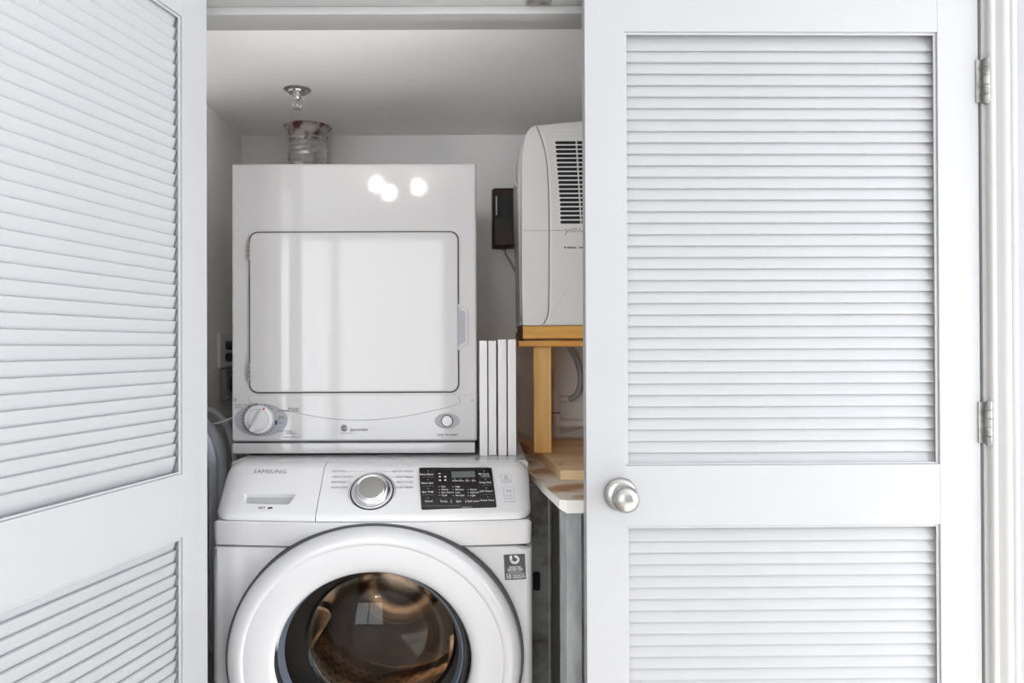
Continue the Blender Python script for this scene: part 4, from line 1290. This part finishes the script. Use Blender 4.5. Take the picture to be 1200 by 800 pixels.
hose('drain_hose', [at(224, 500, 1.90), at(240, 512, 1.90), at(247, 530, 1.90), at(250, 560, 1.90), at(250.5, 640, 1.90), at(250, 760, 1.90)], 0.011, 'hose',
     'lowest grey hose hanging just behind the open left door', group='grey hoses beside the washer')
hose('white_cord', [at(225, 499, 2.0), at(243, 497.5, 2.0), at(258, 495, 2.0), at(271, 490, 2.0), at(285, 484, 2.05)], 0.0024, 'cord',
     'thin white cord running to the dryer side', 'cord')

# ------------------------------------------------------------------ pipes behind the stand
YPP = 2.455
def P3(px, py, y=YPP):
    return at(px, py, y)
pi = thing('pvc_pipe', (P3(651, 511).x, YPP, P3(651, 511).z), 'white plastic waste pipe with tee behind the wooden stand', 'pipe')
k = YPP / F
cx = P3(651, 470).x
zf = lambda py: P3(651, py).z
finish('riser', lathe([(0, zf(512)), (4.3 * k, zf(512)), (4.3 * k, zf(437)), (0, zf(437))], (cx, YPP, 0), seg=24), 'pvc', pi)
finish('cap', lathe([(4.5 * k, zf(443)), (4.9 * k, zf(443)), (4.9 * k, zf(434)), (4.0 * k, zf(432.2)), (0, zf(432))], (cx, YPP, 0), seg=24), 'pvc', pi)
cl = finish('coupling', lathe([(4.4 * k, zf(486)), (5.2 * k, zf(486)), (5.2 * k, zf(458)), (4.4 * k, zf(457))], (cx, YPP, 0), seg=24), 'pvc', pi)
finish('blue_band', lathe([(5.3 * k, zf(484)), (5.3 * k, zf(482.8)), (5.25 * k, zf(482.8))], (cx, YPP, 0), seg=24), 'inkblue', cl)
finish('tee', lathe([(4.4 * k, zf(510)), (5.6 * k, zf(510)), (5.6 * k, zf(487)), (4.4 * k, zf(486.5))], (cx, YPP, 0), seg=24), 'pvc', pi)
br = [P3(651, 496.6), P3(667, 496.4)]
finish('tee_branch', tube([br[0], br[1]], 5.3 * k, 20, curve=False), 'pvc', pi)
finish('branch_pipe', tube([P3(660, 496.2), P3(760, 495)], 4.2 * k, 20, curve=False), 'pvc', pi)
finish('side_nozzle', tube([P3(653, 467.6), P3(665, 467.6)], 3.6 * k, 16, curve=False), 'pvc', pi)
hose('bent_hose', [P3(666.6, 467.4), P3(670, 466.4), P3(675, 463), P3(679.5, 454), P3(680.5, 440), P3(677, 424), P3(670, 410), P3(663, 398)], 3.6 * k, 'hosel',
     'translucent grey hose bending up from the white pipe')
hose('limp_tube', [P3(655, 511.5, 2.435), P3(660, 511.0, 2.435), P3(666, 509, 2.43), P3(676, 505, 2.41), P3(690, 501, 2.42), P3(705, 500, 2.43)], 1.6 * k, 'cord',
     'thin white tube lying behind the plywood at pipe foot', 'tube')
hose('looped_cable', [P3(607, 440, 2.44), P3(607.5, 470, 2.44), P3(606.5, 492, 2.43), P3(610, 503, 2.42), P3(616, 508.5, 2.42), P3(622, 511, 2.43)], 1.7 * k, 'pvc',
     'pale cable sagging behind the last white board', 'cable')

# ------------------------------------------------------------------ ceiling lamp of the room (seen as highlights on the appliances)
lx, ly = -0.58, -1.62
lamp = thing('ceiling_lamp', (lx, ly, RZ), 'three-globe ceiling lamp behind the camera', 'lamp')
finish('canopy', lathe([(0, 0), (0.11, 0), (0.11, -0.02), (0.08, -0.035), (0, -0.035)], (lx, ly, RZ), seg=32), 'nickel', lamp)
for k in range(3):
    a = R(10 + 120 * k)
    gx, gy = lx + 0.17 * math.cos(a), ly + 0.17 * math.sin(a)
    finish('arm', tube([(lx, ly, RZ - 0.03), ((lx + gx) / 2, (ly + gy) / 2, RZ - 0.06), (gx, gy, RZ - 0.06)], 0.008, 10), 'nickel', lamp)
    finish('globe', lathe([(0, -0.124), (0.016, -0.120), (0.027, -0.108), (0.031, -0.092), (0.027, -0.076), (0.016, -0.064), (0, -0.06)], (gx, gy, RZ), seg=24), 'globe', lamp)
